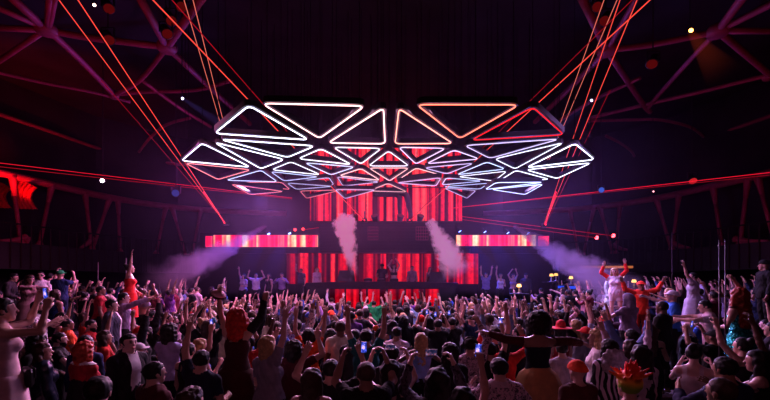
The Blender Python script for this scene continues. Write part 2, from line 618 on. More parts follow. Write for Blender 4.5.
# =================================================================== STAGE
STAGE_Z, WING_Z = 1.65, 1.22
MB().box((-4.7, 21.3, 0), (4.7, 26.5, STAGE_Z), 0.04).build('floor_stage', M['black'])['kind'] = 'structure'
for s, nm in ((-1, 'floor_stage_wing_left'), (1, 'floor_stage_wing_right')):
    MB().box((min(s * 4.75, s * 7.6), 20.7, 0), (max(s * 4.75, s * 7.6), 23.9, WING_Z), 0.04).build(nm, M['black'])['kind'] = 'structure'
LED_STOPS = [(0.36, (0.02, 0.0, 0.004)), (0.45, (0.10, 0.0, 0.010)), (0.51, (0.55, 0.002, 0.022)), (0.57, (0.95, 0.008, 0.035)), (0.65, (1.0, 0.05, 0.05)), (0.74, (1.0, 0.22, 0.18))]
STRIP_STOPS = [(0.34, (0.35, 0.0, 0.03)), (0.42, (0.95, 0.005, 0.06)), (0.48, (1.0, 0.02, 0.16)), (0.53, (1.0, 0.20, 0.13)), (0.57, (1.0, 0.50, 0.30)), (0.64, (1.0, 0.78, 0.55))]
M['led_back'] = mat_led('led_backdrop_picture', LED_STOPS, 2.6, 0.95, 3.1)
M['led_top'] = mat_led('led_upper_picture', LED_STOPS[:2] + [(0.50, (0.8, 0.006, 0.03)), (0.56, (1.0, 0.03, 0.05)), (0.62, (1.0, 0.14, 0.11)), (0.70, (1.0, 0.34, 0.27))], 3.0, 1.1, 8.4)
M['led_strip'] = mat_led('led_strip_picture', STRIP_STOPS, 1.9, 1.2, 5.7)
M['led_booth'] = mat_led('led_booth_picture', LED_STOPS, 1.6, 0.8, 1.4)


def led(name, px0, py0, px1, py1, Y, mat, label, cells=None, th=0.12):
    a, b = P(px0, py1, Y), P(px1, py0, Y)
    c = (a + b) / 2
    root = empty(name, (c.x, Y, a.z))
    tag(root, label, 'led screen')
    w, h = b.x - a.x, b.z - a.z
    MB().box((-w / 2 - 0.05, 0.01, -0.05), (w / 2 + 0.05, th, h + 0.05), 0.02).build('screen_housing', M['black'], root)
    MB().add([(-w / 2, 0, 0), (w / 2, 0, 0), (w / 2, 0, h), (-w / 2, 0, h)], [(0, 1, 2, 3)]).build('screen_face', mat, root)
    return root


led('led_wall', 284, 253, 480, 284, 24.6, M['led_back'], 'wide red striped LED wall behind the performers on the stage')
led('led_wall', 310, 188, 462, 221, 23.6, M['led_top'], 'red striped LED wall above the dark stage header')
led('led_wall', 311, 148, 461, 188, 23.9, M['led_top'], 'upper red LED wall seen through the triangle light frames')
led('led_strip', 213.5, 235, 318, 247, 24.2, M['led_strip'], 'long pink and orange LED strip on the left of the stage')
led('led_strip', 205.5, 236, 212.5, 247, 24.2, M['led_strip'], 'tiny red LED panel past the end of the long strip')
led('led_strip', 456, 235, 536, 246, 24.2, M['led_strip'], 'pink and orange LED strip on the right of the stage')
led('led_strip', 538, 236, 549, 246, 24.2, M['led_strip'], 'small red LED panel past the end of the right strip')

# dark header with ribbed front and vent grids
a, b = P(318.5, 252.5, 22.6), P(456, 221.5, 22.6)
hd = empty('stage_header', ((a.x + b.x) / 2, 22.6, a.z))
tag(hd, 'dark stage header box between the two red LED walls', 'stage header')
w, h = (b.x - a.x) / 2, b.z - a.z
MB().box((-w, 0, 0), (w, 0.9, h), 0.05).build('header_body', M['black'], hd)
mb = MB()
for i in range(9):
    z = 0.12 + i * (h - 0.24) / 8
    mb.box((-w + 0.05, -0.03, z - 0.015), (w - 0.05, 0.0, z + 0.015))
mb.build('header_rib', M['dark'], hd)
for x0, x1 in ((368, 378), (416, 428)):
    pa, pb = P(x0, 240, 22.6), P(x1, 227, 22.6)
    mb = MB()
    for i in range(6):
        x = pa.x + (pb.x - pa.x) * i / 5
        mb.box((x - hd.location.x - 0.012, -0.06, pa.z - a.z), (x - hd.location.x + 0.012, -0.035, pb.z - a.z))
    for i in range(5):
        z = pa.z + (pb.z - pa.z) * i / 4 - a.z
        mb.box((pa.x - hd.location.x, -0.06, z - 0.012), (pb.x - hd.location.x, -0.035, z + 0.012))
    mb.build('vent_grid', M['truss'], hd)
# side bands under the strips
for x0, x1, lab in ((200, 298, 'dark band under the LED strip on the left'), (471, 552, 'dark band under the LED strip on the right')):
    pa, pb = P(x0, 253, 24.0), P(x1, 248, 24.0)
    o = MB().box((0, 0, 0), (pb.x - pa.x, 0.5, pb.z - pa.z), 0.04).build('trim', M['black'], loc=pa)
    o['kind'] = 'structure'

# side wing walls so the strips and bands stand on something
for x0, x1, nm in ((200, 286, 'wall_wing_left'), (479, 554, 'wall_wing_right')):
    pa, pb = P(x0, 253, 24.4), P(x1, 234, 24.4)
    o = MB().box((pa.x, 24.4, 0), (pb.x, 24.7, pb.z + 0.1), 0.03).build(nm, M['wall']); o['kind'] = 'structure'

# DJ counter: a long bowed bar with a lit front
bt = empty('dj_counter', (P(382, 287, 21.0).x, 21.0, 0.0))
tag(bt, 'long dark bowed DJ counter with red screens in its front', 'dj counter')
zt = P(0, 281.5, 20.6).z
mb = MB()
N = 24
hw = 3.75
vs, fs = [], []
for i in range(N + 1):
    u = -1 + 2 * i / N
    x = hw * u
    y = -0.55 + 0.75 * u * u
    dz = -0.06 * u * u
    vs += [(x, y, zt - 0.26 + dz), (x, y - 0.04, zt - 0.02 + dz), (x, y, zt + dz), (x, y + 0.6, zt + dz), (x, y + 0.6, zt - 0.26 + dz)]
for i in range(N):
    for k in range(5):
        fs.append((i * 5 + k, i * 5 + (k + 1) % 5, i * 5 + 5 + (k + 1) % 5, i * 5 + 5 + k))
fs += [(4, 3, 2, 1, 0), tuple(N * 5 + k for k in range(5))]
mb.add(vs, fs)
mb.build('counter_top', M['dark'], bt)
for i, (x0, x1) in enumerate(((329, 344), (346, 366), (368, 386), (388, 404), (406, 424), (426, 440), (442, 456))):
    ux0, ux1 = P(x0, 0, 20.6).x - bt.location.x, P(x1, 0, 20.6).x - bt.location.x
    ym = lambda x: -0.48 + 0.75 * (x / hw) ** 2
    f = MB().box((ux0 - 0.04, 0.0, 1.1), (ux1 + 0.04, 0.25, zt - 0.3)).build('counter_panel', M['black'], bt)
    f.location.y = max(ym(ux0), ym(ux1))
    MB().add([(ux0, -0.02, 1.2), (ux1, -0.02, 1.2), (ux1, -0.02, zt - 0.36), (ux0, -0.02, zt - 0.36)], [(0, 1, 2, 3)]).build('panel_screen', M['led_booth'], f)
MB().box((-hw + 0.2, 0.0, 0), (hw - 0.2, 0.28, zt - 0.27)).build('counter_base', M['black'], bt)

# gear on the counter
def gear(px, w, h, d, label, dome=False, name='dj_player', cat='dj player'):
    c = P(px, 281.5, 20.75)
    y = 21.0 - 0.55 + 0.75 * ((c.x - bt.location.x) / hw) ** 2 + 0.3
    r = empty(name, (c.x, y, zt - 0.06 * ((c.x - bt.location.x) / hw) ** 2 + 0.004))
    tag(r, label, cat)
    MB().box((-w / 2, -d / 2, 0), (w / 2, d / 2, h), 0.03).build('casing', M['dark'], r)
    mb = MB()
    if dome:
        mb.lathe([(w * 0.36, h), (w * 0.36, h + 0.03), (w * 0.1, h + 0.05)], 16)
        mb.build('jog_wheel', M['steel'], r)
    else:
        for i in range(5):
            mb.lathe([(0.02, h), (0.02, h + 0.04), (0.012, h + 0.045)], 8, Matrix.Translation((-w * 0.35 + i * w * 0.17, 0, 0)))
        mb.build('control_knobs', M['steel'], r)['kind'] = 'stuff'
    return r


gear(368, 0.42, 0.13, 0.4, 'dark turntable player on the counter beside the standing DJ', True)
gear(394, 0.42, 0.13, 0.4, 'dark turntable player between the DJ and the raised dancer', True)
gear(381, 0.4, 0.10, 0.4, 'dark mixing desk on the counter in front of the DJ', False, 'dj_mixer', 'mixer')
for px, hgt, lab in ((346, 0.55, 'black wedge monitor on the counter under the first smoke plume'), (438, 0.5, 'black wedge monitor at the right end of the counter')):
    c = P(px, 281.5, 20.75)
    y = 21.0 - 0.55 + 0.75 * ((c.x - bt.location.x) / hw) ** 2 + 0.3
    r = empty('stage_monitor', (c.x, y, zt - 0.06 * ((c.x - bt.location.x) / hw) ** 2 + 0.004))
    tag(r, lab, 'speaker')
    w = 0.42
    MB().add([(-w, -.25, 0), (w, -.25, 0), (w, .25, 0), (-w, .25, 0), (-w * .8, -.02, hgt), (w * .8, -.02, hgt), (w * .85, .25, hgt * .9), (-w * .85, .25, hgt * .9)],
             [(3, 2, 1, 0), (4, 5, 6, 7), (0, 1, 5, 4), (1, 2, 6, 5), (2, 3, 7, 6), (3, 0, 4, 7)]).build('cabinet', M['black'], r)
    mb = MB().lathe([(0.16, 0.0), (0.16, 0.015), (0.12, 0.02), (0.03, 0.012)], 18, Matrix.Translation((0, -0.15, hgt * 0.45)) @ Matrix.Rotation(math.radians(65), 4, 'X'))
    mb.build('speaker_cone', M['dark'], r)


# lamps -------------------------------------------------------------
def stage_light(loc, aim, label, color, power, size=0.16, group=None, up=False):
    loc = Vector(loc)
    r = empty('stage_light', loc)
    tag(r, label, 'stage light', group)
    R = align_z(Vector(aim))
    s = size
    MB().lathe([(s * .35, -s * 1.3), (s * .6, -s * 1.2), (s * .75, -s * .3), (s * .95, s * .7), (s, s * .9), (s * .9, s * .95)], 16, R).build('lamp_head', M['dark'], r, smooth=False)
    MB().lathe([(s * .86, s * .955), (s * .6, s * 1.03), (s * .1, s * 1.06)], 16, R).build('lens', M['emit'], r, color=(*color, power))
    mb = MB()
    sg = -1 if up else 1
    mb.box((-s * 1.15, -s * .2, -s * .1), (-s * 1.03, s * .2, s * 1.5)).box((s * 1.03, -s * .2, -s * .1), (s * 1.15, s * .2, s * 1.5)).box((-s * 1.15, -s * .2, s * 1.5), (s * 1.15, s * .2, s * 1.62))
    y = mb.build('yoke', M['dark'], r)
    if loc.z > 5.4 and not up:
        MB().tube([(0, 0, s * 1.6), (0, 0, CEIL - loc.z)], 0.015, 6).build('hanging_rod', M['black'], r)
    if up:
        y.rotation_euler = (math.pi, 0, 0)
    return r


# moving heads along the header top
for px, lab in ((353, 'round black moving head on the stage header, first from the left'), (375, 'round black moving head on the stage header, second from the left'),
                (400, 'round black moving head on the stage header under the dark fins'), (420, 'round black moving head on the stage header rightmost')):
    p = P(px, 218.6, 22.9)
    stage_light((p.x, 22.9, p.z), (0.15 * (1 if px > 385 else -1), -0.5, 0.7), lab, (0.5, 0.05, 0.1), 0.25, 0.20, up=True)
for px, py, lab in ((268, 232.5, 'blue spot lamp over the strip, furthest from the header on the left'), (289, 232, 'blue spot lamp over the middle of the left side strip'),
                (459, 230, 'blue spot lamp beside the header on the right'), (484, 230.5, 'blue spot lamp second from the header on the right'),
                (507, 231.5, 'blue spot lamp third from the header on the right'), (527, 232, 'small blue spot lamp at the far end of the right side strip')):
    p = P(px, py, 23.4)
    stage_light(p, (0.55 if px < 385 else 0.6, -0.35, -1.0), lab, (0.25, 0.4, 1.0), 5.0, 0.10)
for px, py, lab in ((295, 230, 'red point lamp beside the header, further one'), (303, 229.5, 'red point lamp beside the header, nearer one')):
    stage_light(P(px, py, 23.3), (0.3, -1, 0.1), lab, (1.0, 0.05, 0.05), 4.0, 0.09)
for px, py, lab in ((598, 238, 'small red laser lamp, lower of the two on the balcony front'), (614.5, 236, 'bright red laser lamp on the balcony front beside a column foot')):
    q = P(px, py, 24.4)
    stage_light(q, (-0.9, -0.6, 0.1), lab, (1.0, 0.06, 0.08), 9.0, 0.13)
# ceiling lamps
stage_light(P(103, 180.5, 17), (0.25, -1, -0.35), 'white hot round lamp hanging under the roof by the ring beam', (1.0, 0.92, 0.95), 14.0, 0.085)
stage_light(P(690, 31.5, 12.4), (-0.25, -1, -0.10), 'amber lamp glowing under the roof truss', (1.0, 0.42, 0.08), 9.0, 0.07)
stage_light(P(182, 98, 14), (0.62, -0.55, -0.55), 'small white lamp with a violet shaft under the roof, left side', (0.75, 0.75, 1.0), 5.0, 0.05)
stage_light(P(592, 100, 14), (-0.62, -0.55, -0.55), 'small white lamp with a violet shaft under the roof, right side', (0.8, 0.75, 1.0), 5.0, 0.05)
stage_light(P(653, 191.5, 19), (-0.2, -1, -0.2), 'tiny pink lamp above the right side ring beam', (1.0, 0.4, 0.45), 2.0, 0.05)
stage_light(P(692, 179, 17), (-0.2, -0.7, -0.7), 'red lamp hanging just above the level red laser', (1.0, 0.04, 0.05), 0.5, 0.16)
stage_light(P(601, 190, 17), (-0.3, -0.9, -0.2), 'blue lamp hanging clear of the triangle frames, right side', (0.1, 0.25, 1.0), 0.5, 0.12)
stage_light(P(176, 193, 17), (0.3, -0.9, -0.2), 'dim blue lamp hanging clear of the triangle frames, left side', (0.1, 0.15, 0.8), 0.25, 0.16)
for i, (px, py, lab) in enumerate(((180, 4, 'red glowing moving head hung topmost beside the truss node, left side'), (170, 18, 'red glowing moving head hung midway above the truss node, left side'),
                                   (166, 31, 'red glowing moving head hung closest to the truss node, left side'), (599, 4, 'red glowing moving head hung topmost beside the truss node, right side'),
                                   (606, 18, 'red glowing moving head hung above the truss node, right side'), (94, 4, 'small lamp with a white spark at the roof edge'),
                                   (108, 6, 'red lit moving head at the roof edge by the laser pair'), (108, 37, 'red lit moving head between the two orange lasers'),
                                   (653, 61, 'dim red moving head hung alone under the right side roof'))):
    stage_light(P(px, py, 11.2), (0.4 if px < 385 else -0.4, -0.35, -0.7), lab, (1.0, 0.03, 0.04) if i != 5 else (1.0, 0.7, 0.6), 0.10 if i != 5 else 4.0, 0.15 if i != 5 else 0.05)

# =================================================================== TRIANGLE LIGHT FRAMES
HT = 4.0


def round_tri(pts, rad, n=5):
    c = sum(pts, Vector()) / 3
    out = []
    for i in range(3):
        p, a, b = pts[i], pts[i - 1], pts[(i + 1) % 3]
        da, db = (a - p), (b - p)
        la, lb = da.length, db.length
        da.normalize(); db.normalize()
        r = min(rad, la * 0.3, lb * 0.3)
        A, B = p + da * r, p + db * r
        for k in range(n + 1):
            t = k / n
            out.append(A * (1 - t) ** 2 + p * 2 * t * (1 - t) + B * t * t)
    return out


W_ = (0.80, 0.86, 1.0); BW = (0.55, 0.66, 1.0); CO = (1.0, 0.36, 0.28); PK = (1.0, 0.62, 0.60); RD = (1.0, 0.025, 0.03); DM = (1.0, 0.30, 0.32); OR = (1.0, 0.22, 0.14); VI = (0.72, 0.62, 1.0)
TRI = [
    ([(249, 105.5), (214.5, 133.5), (309, 140)], W_, 3.4, 'large white triangle light frame with its peak toward the left, uppermost there'),
    ([(261.5, 103.3), (365, 106), (319.5, 138.5)], PK, 3.0, 'large pinkish white triangle light frame with a level upper edge, left half'),
    ([(328, 143), (383.5, 108), (385, 144)], PK, 3.0, 'upright white triangle light frame beside the middle gap, left half'),
    ([(219.5, 139.2), (315, 146), (287.5, 157.5)], W_, 3.0, 'long flat white triangle light frame under the uppermost left side one'),
    ([(214, 142.3), (284.5, 159.5), (261, 168.8)], W_, 3.0, 'blue white sliver triangle light frame pointing down past the outermost left side pair'),
    ([(181.5, 160.8), (202, 143.3), (250.5, 167.2)], W_, 3.2, 'outermost white triangle light frame at the left end, upper of its pair'),
    ([(185, 163), (251, 169.8), (218, 179.6)], DM, 1.5, 'outermost coral triangle light frame at the left end, lower of its pair'),
    ([(261, 170.3), (226, 180.3), (277.5, 181.8)], BW, 1.6, 'blue tinted triangle light frame behind the outermost left side pair'),
    ([(231, 182.4), (281.5, 182.3), (290, 189.6)], DM, 1.0, 'dim coral flat triangle light frame, upper of the two rearmost at the left end'),
    ([(231, 184.2), (284, 191.6), (250, 194.6)], DM, 1.1, 'dim coral triangle light frame, lowest of all at the left end'),
    ([(321, 148.8), (298, 158.8), (351.5, 164.6)], W_, 2.2, 'white peaked triangle light frame below the middle of the pinkish level one'),
    ([(304.5, 162.8), (355, 167), (331, 175)], BW, 1.6, 'bluish triangle light frame pointing down behind the white peaked one, left half'),
    ([(333, 147.3), (381.5, 148.4), (361, 164)], W_, 1.8, 'white downward triangle light frame straight under the upright one, left half'),
    ([(291, 161.8), (271.5, 169.8), (320.5, 174.8)], W_, 2.0, 'white low peaked triangle light frame in the middle of the left half'),
    ([(270.5, 171.6), (319, 176.8), (284, 181)], BW, 1.3, 'bluish flat triangle light frame just behind the low peaked one, left half'),
    ([(293, 181.8), (329, 177.6), (334, 185)], BW, 1.1, 'small bluish triangle light frame near the left edge of the red screen'),
    ([(287, 183), (333, 186.4), (296, 189.4)], BW, 0.9, 'small dim triangle light frame hanging against the left edge of the red screen'),
    ([(300, 191), (341, 190), (306.5, 198.4)], DM, 0.9, 'small coral triangle light frame lowest before the red screen, left half'),
    ([(361, 168.6), (339, 175.8), (380, 180.4)], PK, 1.5, 'pale peaked triangle light frame before the red screen, left half'),
    ([(337, 176.8), (380, 182), (343, 186)], VI, 1.0, 'violet pale triangle light frame under the peaked one before the red screen, left half'),
    ([(335, 189.6), (376, 190), (345, 198.6)], VI, 0.8, 'small violet triangle light frame low before the red screen, left half'),
    ([(388.5, 151), (368.5, 166), (409, 166)], W_, 1.6, 'white peaked triangle light frame on the middle line'),
    ([(369, 168), (409, 168), (389.5, 181)], PK, 1.3, 'pale downward triangle light frame on the middle line'),
    ([(388, 183.4), (369, 191), (407, 192)], PK, 1.0, 'small pale peaked triangle light frame lowest on the middle line'),
    ([(398.5, 147.3), (446, 148.4), (416, 164)], VI, 1.5, 'violet white downward triangle light frame under the upright one, right half'),
    ([(454, 150), (426.5, 163.8), (479.5, 159)], VI, 1.5, 'pale peaked triangle light frame at the right edge of the upper red screen'),
    ([(424, 167.8), (474, 163.2), (447, 174)], VI, 1.1, 'dim violet downward triangle light frame before the right edge of the red screen'),
    ([(416, 168), (396.5, 181.2), (442.5, 175.6)], PK, 1.4, 'pale peaked triangle light frame before the red screen, right half'),
    ([(396, 183), (441, 177.8), (436, 186)], VI, 0.9, 'small violet flat triangle light frame before the red screen, right half'),
    ([(487, 162), (456.5, 174.8), (505.5, 169)], BW, 1.7, 'bluish peaked triangle light frame in the middle of the right half'),
    ([(457.5, 176.6), (507, 171.2), (494, 181)], W_, 1.6, 'white flat triangle light frame just behind the peaked one, right half'),
    ([(446, 178), (482.5, 181), (442, 185)], BW, 1.2, 'small bluish triangle light frame near the right edge of the red screen'),
    ([(489, 183.2), (443, 186.8), (480, 189.2)], BW, 1.2, 'small bluish flat triangle light frame hanging clear of the red screen, right half'),
    ([(444, 188), (476, 190.5), (467, 198.4)], VI, 0.9, 'small dim triangle light frame lowest before the red screen, right half'),
    ([(533, 107.2), (471, 140.4), (564, 134.8)], RD, 1.15, 'large red triangle light frame with its peak toward the right, uppermost there'),
    ([(416.5, 104.6), (519.5, 104.8), (460, 138.6)], OR, 2.4, 'large coral triangle light frame with a level upper edge, right half'),
    ([(399, 108.5), (395, 144), (453, 143.6)], CO, 2.4, 'upright coral triangle light frame beside the middle gap, right half'),
    ([(464.5, 145.6), (560, 139), (490, 158.4)], VI, 1.3, 'long flat violet triangle light frame under the red one, right half'),
    ([(494.5, 159), (564, 142.6), (515, 168.9)], W_, 1.8, 'white sliver triangle light frame pointing down past the outermost right side pair'),
    ([(575, 143.6), (526.5, 167.6), (594.5, 159.6)], W_, 3.2, 'outermost white triangle light frame at the right end, upper of its pair'),
    ([(526, 169.8), (591.5, 162.8), (557, 178.6)], W_, 2.6, 'outermost white triangle light frame at the right end, lower of its pair'),
    ([(516, 170.4), (499, 181), (549.5, 179.4)], W_, 2.2, 'white triangle light frame behind the outermost right side pair'),
    ([(496, 182.6), (485, 189.6), (544, 182.2)], BW, 2.2, 'blue white flat triangle light frame, upper of the two rearmost at the right end'),
    ([(491, 189.4), (543.5, 184.2), (525, 194.6)], BW, 2.2, 'blue white triangle light frame, lowest of all at the right end'),
]
for it, (pts, col_, pw, lab) in enumerate(TRI):
    v = [PH(x, y, HT + (.22 if it in (8, 15, 17, 19, 32, 33) else -.2 if it in (20, 42, 28) else 0)) for x, y in pts]
    c = sum(v, Vector()) / 3
    ring = round_tri([p - c for p in v], 0.22)
    far = c.y > 14
    root = empty('triangle_light_frame', c)
    tag(root, lab, 'light frame', 'triangle light frames hung over the dance floor')
    MB().rect_ring([p * 1.0 for p in ring], 0.12, 0.025, 0.16).build('frame', M['dark'], root)
    pw *= .95
    t = MB().tube(ring, 0.0155, 6, closed=True).build('light_tube', M['emit'], root, smooth=True, color=(*col_, pw))
    mb = MB()
    for k in (2, 8, 14):
        q = ring[k] * 0.97
        mb.tube([q + Vector((0, 0, 0.15)), q + Vector((0, 0, CEIL - c.z))], 0.008, 5)
    mb.build('hanging_cable', M['dark'], root)

# two dark curved fins hanging before the upper screen
for px0, py0, px1, py1, wd, lab in ((398, 196, 400, 220, 0.16, 'dark curved fin hanging before the upper LED wall, slimmer one'), (405, 194, 411, 216, 0.22, 'dark curved fin hanging before the upper LED wall, broader one')):
    Y = 23.2
    a = P(px0, py0, Y); b = P(px1, py1, Y)
    mb = MB()
    arch = [P(px0 - 24, py0 - 2, Y), P(px0 - 12, py0 - 1.5, Y), a, P((px0 * .4 + px1 * .6), (py0 + py1) / 2, Y), b]
    path = smooth_path([p - a for p in arch], 6)
    mb.tube(path, wd, 8, r2=wd * 0.5)
    o = mb.build('hanging_fin', M['black'], smooth=True, loc=a)
    tag(o, lab, 'fin')

# =================================================================== LASERS AND SHAFTS OF LIGHT
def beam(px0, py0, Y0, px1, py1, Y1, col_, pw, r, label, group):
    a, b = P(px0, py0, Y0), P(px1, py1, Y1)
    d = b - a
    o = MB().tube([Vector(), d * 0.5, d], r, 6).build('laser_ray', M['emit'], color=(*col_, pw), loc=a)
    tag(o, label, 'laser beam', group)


CR = (1.0, 0.10, 0.075); RR = (1.0, 0.015, 0.05); SA = (1.0, 0.24, 0.18)


def ext(px0, py0, px1, py1, y_to):
    t = (y_to - py0) / (py1 - py0)
    return px0 + (px1 - px0) * t, y_to


G1 = 'laser fan over the left side'; G2 = 'laser fan over the right side'
for (x0, y0), (x1, y1), col_, pw, r, lab, g in (
        ((225.5, 223.5), (59, 0), CR, 1.0, 0.013, 'orange red laser from the left side lamp, outermost of its fan', G1),
        ((224.5, 222), (78, 0), CR, 1.1, 0.014, 'orange red laser from the left side lamp, inner one of its close pair', G1),
        ((224, 221), (101, 80), RR, 0.32, 0.012, 'dim red laser beside the close orange pair, left side', G1),
        ((236.5, 178), (184, 0), SA, 0.75, 0.011, 'salmon laser rising behind the outer white triangles, left side, outer of two', G1),
        ((237.5, 178), (193, 0), SA, 0.75, 0.011, 'salmon laser rising behind the outer white triangles, left side, inner of two', G1),
        ((364, 221), (153, 0), CR, 1.0, 0.017, 'red laser crossing behind the triangles from the header, left side, upper of two', G1),
        ((365.5, 221), (172, 0), RR, 0.42, 0.012, 'dim red laser crossing behind the triangles from the header, left side', G1),
        ((545, 224), (637, 0), CR, 1.0, 0.013, 'orange red laser from the right side lamp, outermost of its fan', G2),
        ((544, 224), (620, 0), CR, 0.95, 0.012, 'orange red laser from the right side lamp, middle of its fan', G2),
        ((546, 224), (610, 90), RR, 0.4, 0.012, 'dim red laser on the outer edge of the right side fan', G2),
        ((541, 178), (604, 0), SA, 0.75, 0.011, 'salmon laser rising behind the outer white triangles, right side, inner of two', G2),
        ((541.5, 178), (617, 0), SA, 0.75, 0.011, 'salmon laser rising behind the outer white triangles, right side, outer of two', G2),
        ((410, 221), (650, 0), CR, 1.0, 0.015, 'red laser crossing behind the triangles from the header, right side, lower of two', G2),
        ((409, 221), (632, 0), RR, 0.3, 0.011, 'dim red laser crossing behind the triangles from the header, right side', G2)):
    Yst = 22.6 if y0 > 200 else 19.0
    yend = -40 if y1 == 0 else y1
    ex, ey = ext(x0, y0, x1, y1, yend)
    k = (y0 - yend) / (y0 + 40)
    beam(x0, y0, Yst, ex, ey, Yst + (8.5 - Yst) * k, col_, pw, r, lab, g)
G3 = 'level lasers across the room'
for x0, y0, Y0, x1, y1, Y1, pw, r, lab in (
        (292, 198, 22.6, -20, 160.6, 14, 0.75, 0.014, 'level red laser over the left side balcony, upper of two'),
        (292, 199, 22.6, -20, 164.5, 14, 0.35, 0.014, 'level red laser over the left side balcony, lower dim one'),
        (449, 208.5, 22.6, 790, 170.3, 15, 1.0, 0.013, 'level red laser rising toward the right side balcony, longest there'),
        (470, 206.5, 22.6, 790, 173.0, 15, 0.35, 0.011, 'dim red laser under the longest right side one'),
        (462, 216.5, 22.9, 614.5, 236, 24.3, 0.7, 0.014, 'red laser from the header down to the bright red balcony lamp'),
        (462, 219.5, 22.9, 598, 238, 24.3, 0.5, 0.014, 'red laser from the header down to the lower red balcony lamp'),
        (303, 229.8, 23.2, 344, 224.2, 22.5, 0.6, 0.014, 'short red laser from the twin red lamps onto the header')):
    beam(x0, y0, Y0, x1, y1, Y1, RR, pw, r, lab, G3)


beam(224.6, 222.6, 22.5, 204, 192, 20.6, RR, 2.6, 0.030, 'short thick red glow added at the root of the left side laser fan', G1)  # bright glow at the fan root, shaped as a thick emissive tube
beam(545.2, 224.4, 22.5, 556, 192, 20.6, RR, 2.2, 0.028, 'short thick red glow added at the root of the right side laser fan', G2)


def laser_box(px, py, Y, label):
    c = P(px, py, Y)
    r = empty('laser_projector', c); tag(r, label, 'laser projector')
    MB().box((-.14, -.1, -.1), (.14, .25, .1), .02).build('casing', M['dark'], r)
    MB().lathe([(.035, 0), (.035, .02), (.01, .03)], 10, Matrix.Translation((0, -.1, 0)) @ Matrix.Rotation(math.pi / 2, 4, 'X')).build('aperture', M['emit'], r, color=(1, .03, .05, 3))
    MB().box((-.03, .05, .1), (.03, .1, .5)).build('bracket', M['dark'], r)


laser_box(225, 223, 22.8, 'dark laser projector at the root of the left side fan')
laser_box(545, 225, 22.8, 'dark laser projector at the root of the right side fan')
laser_box(237, 180, 19.2, 'dark laser projector behind the outer triangles, left side')
laser_box(541, 180, 19.2, 'dark laser projector behind the outer triangles, right side')
laser_box(364.5, 220.5, 22.5, 'dark laser projector on the header, left half')
laser_box(409.5, 220.5, 22.5, 'dark laser projector on the header, right half')


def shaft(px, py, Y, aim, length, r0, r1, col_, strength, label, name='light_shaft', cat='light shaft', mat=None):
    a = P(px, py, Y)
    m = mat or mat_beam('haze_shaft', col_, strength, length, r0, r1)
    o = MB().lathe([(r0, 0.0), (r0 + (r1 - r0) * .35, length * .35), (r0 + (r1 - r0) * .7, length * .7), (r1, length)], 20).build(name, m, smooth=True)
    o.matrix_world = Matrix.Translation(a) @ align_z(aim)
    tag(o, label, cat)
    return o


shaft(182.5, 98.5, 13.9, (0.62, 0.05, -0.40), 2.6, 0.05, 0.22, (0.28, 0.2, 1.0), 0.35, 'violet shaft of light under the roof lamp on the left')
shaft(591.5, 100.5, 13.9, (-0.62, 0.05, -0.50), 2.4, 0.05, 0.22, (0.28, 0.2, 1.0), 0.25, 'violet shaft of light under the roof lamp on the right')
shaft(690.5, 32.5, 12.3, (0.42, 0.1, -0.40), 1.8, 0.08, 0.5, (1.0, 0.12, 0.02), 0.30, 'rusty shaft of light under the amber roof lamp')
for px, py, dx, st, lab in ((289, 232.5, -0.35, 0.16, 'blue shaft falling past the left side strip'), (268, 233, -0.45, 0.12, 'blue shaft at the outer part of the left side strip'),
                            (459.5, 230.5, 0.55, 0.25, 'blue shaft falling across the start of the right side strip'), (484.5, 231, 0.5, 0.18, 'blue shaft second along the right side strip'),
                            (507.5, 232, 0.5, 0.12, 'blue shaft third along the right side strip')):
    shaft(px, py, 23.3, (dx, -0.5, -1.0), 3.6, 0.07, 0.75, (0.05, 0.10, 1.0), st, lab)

# =================================================================== SMOKE
SM = (0.80, 0.62, 0.80)  # pink of the stage light put into the smoke colour


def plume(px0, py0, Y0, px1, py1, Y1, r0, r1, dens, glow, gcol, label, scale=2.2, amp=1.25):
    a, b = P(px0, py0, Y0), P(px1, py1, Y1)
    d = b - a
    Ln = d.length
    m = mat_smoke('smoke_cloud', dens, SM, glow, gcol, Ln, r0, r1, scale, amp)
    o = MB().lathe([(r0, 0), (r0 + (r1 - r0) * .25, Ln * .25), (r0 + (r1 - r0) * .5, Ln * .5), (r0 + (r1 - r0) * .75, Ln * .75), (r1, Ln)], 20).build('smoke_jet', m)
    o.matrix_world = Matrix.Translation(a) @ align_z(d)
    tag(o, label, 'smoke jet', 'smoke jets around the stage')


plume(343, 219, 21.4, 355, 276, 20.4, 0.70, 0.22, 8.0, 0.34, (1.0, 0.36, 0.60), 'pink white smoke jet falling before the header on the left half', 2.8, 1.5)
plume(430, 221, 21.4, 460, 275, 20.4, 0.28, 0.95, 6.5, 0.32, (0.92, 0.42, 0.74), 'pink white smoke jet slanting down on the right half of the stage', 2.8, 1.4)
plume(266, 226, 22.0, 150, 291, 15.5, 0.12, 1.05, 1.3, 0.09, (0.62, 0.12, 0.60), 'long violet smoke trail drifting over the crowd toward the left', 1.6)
plume(514, 226, 22.0, 640, 308, 14.5, 0.12, 1.2, 2.0, 0.12, (0.46, 0.22, 0.85), 'long lilac smoke trail drifting over the crowd toward the right', 1.6)

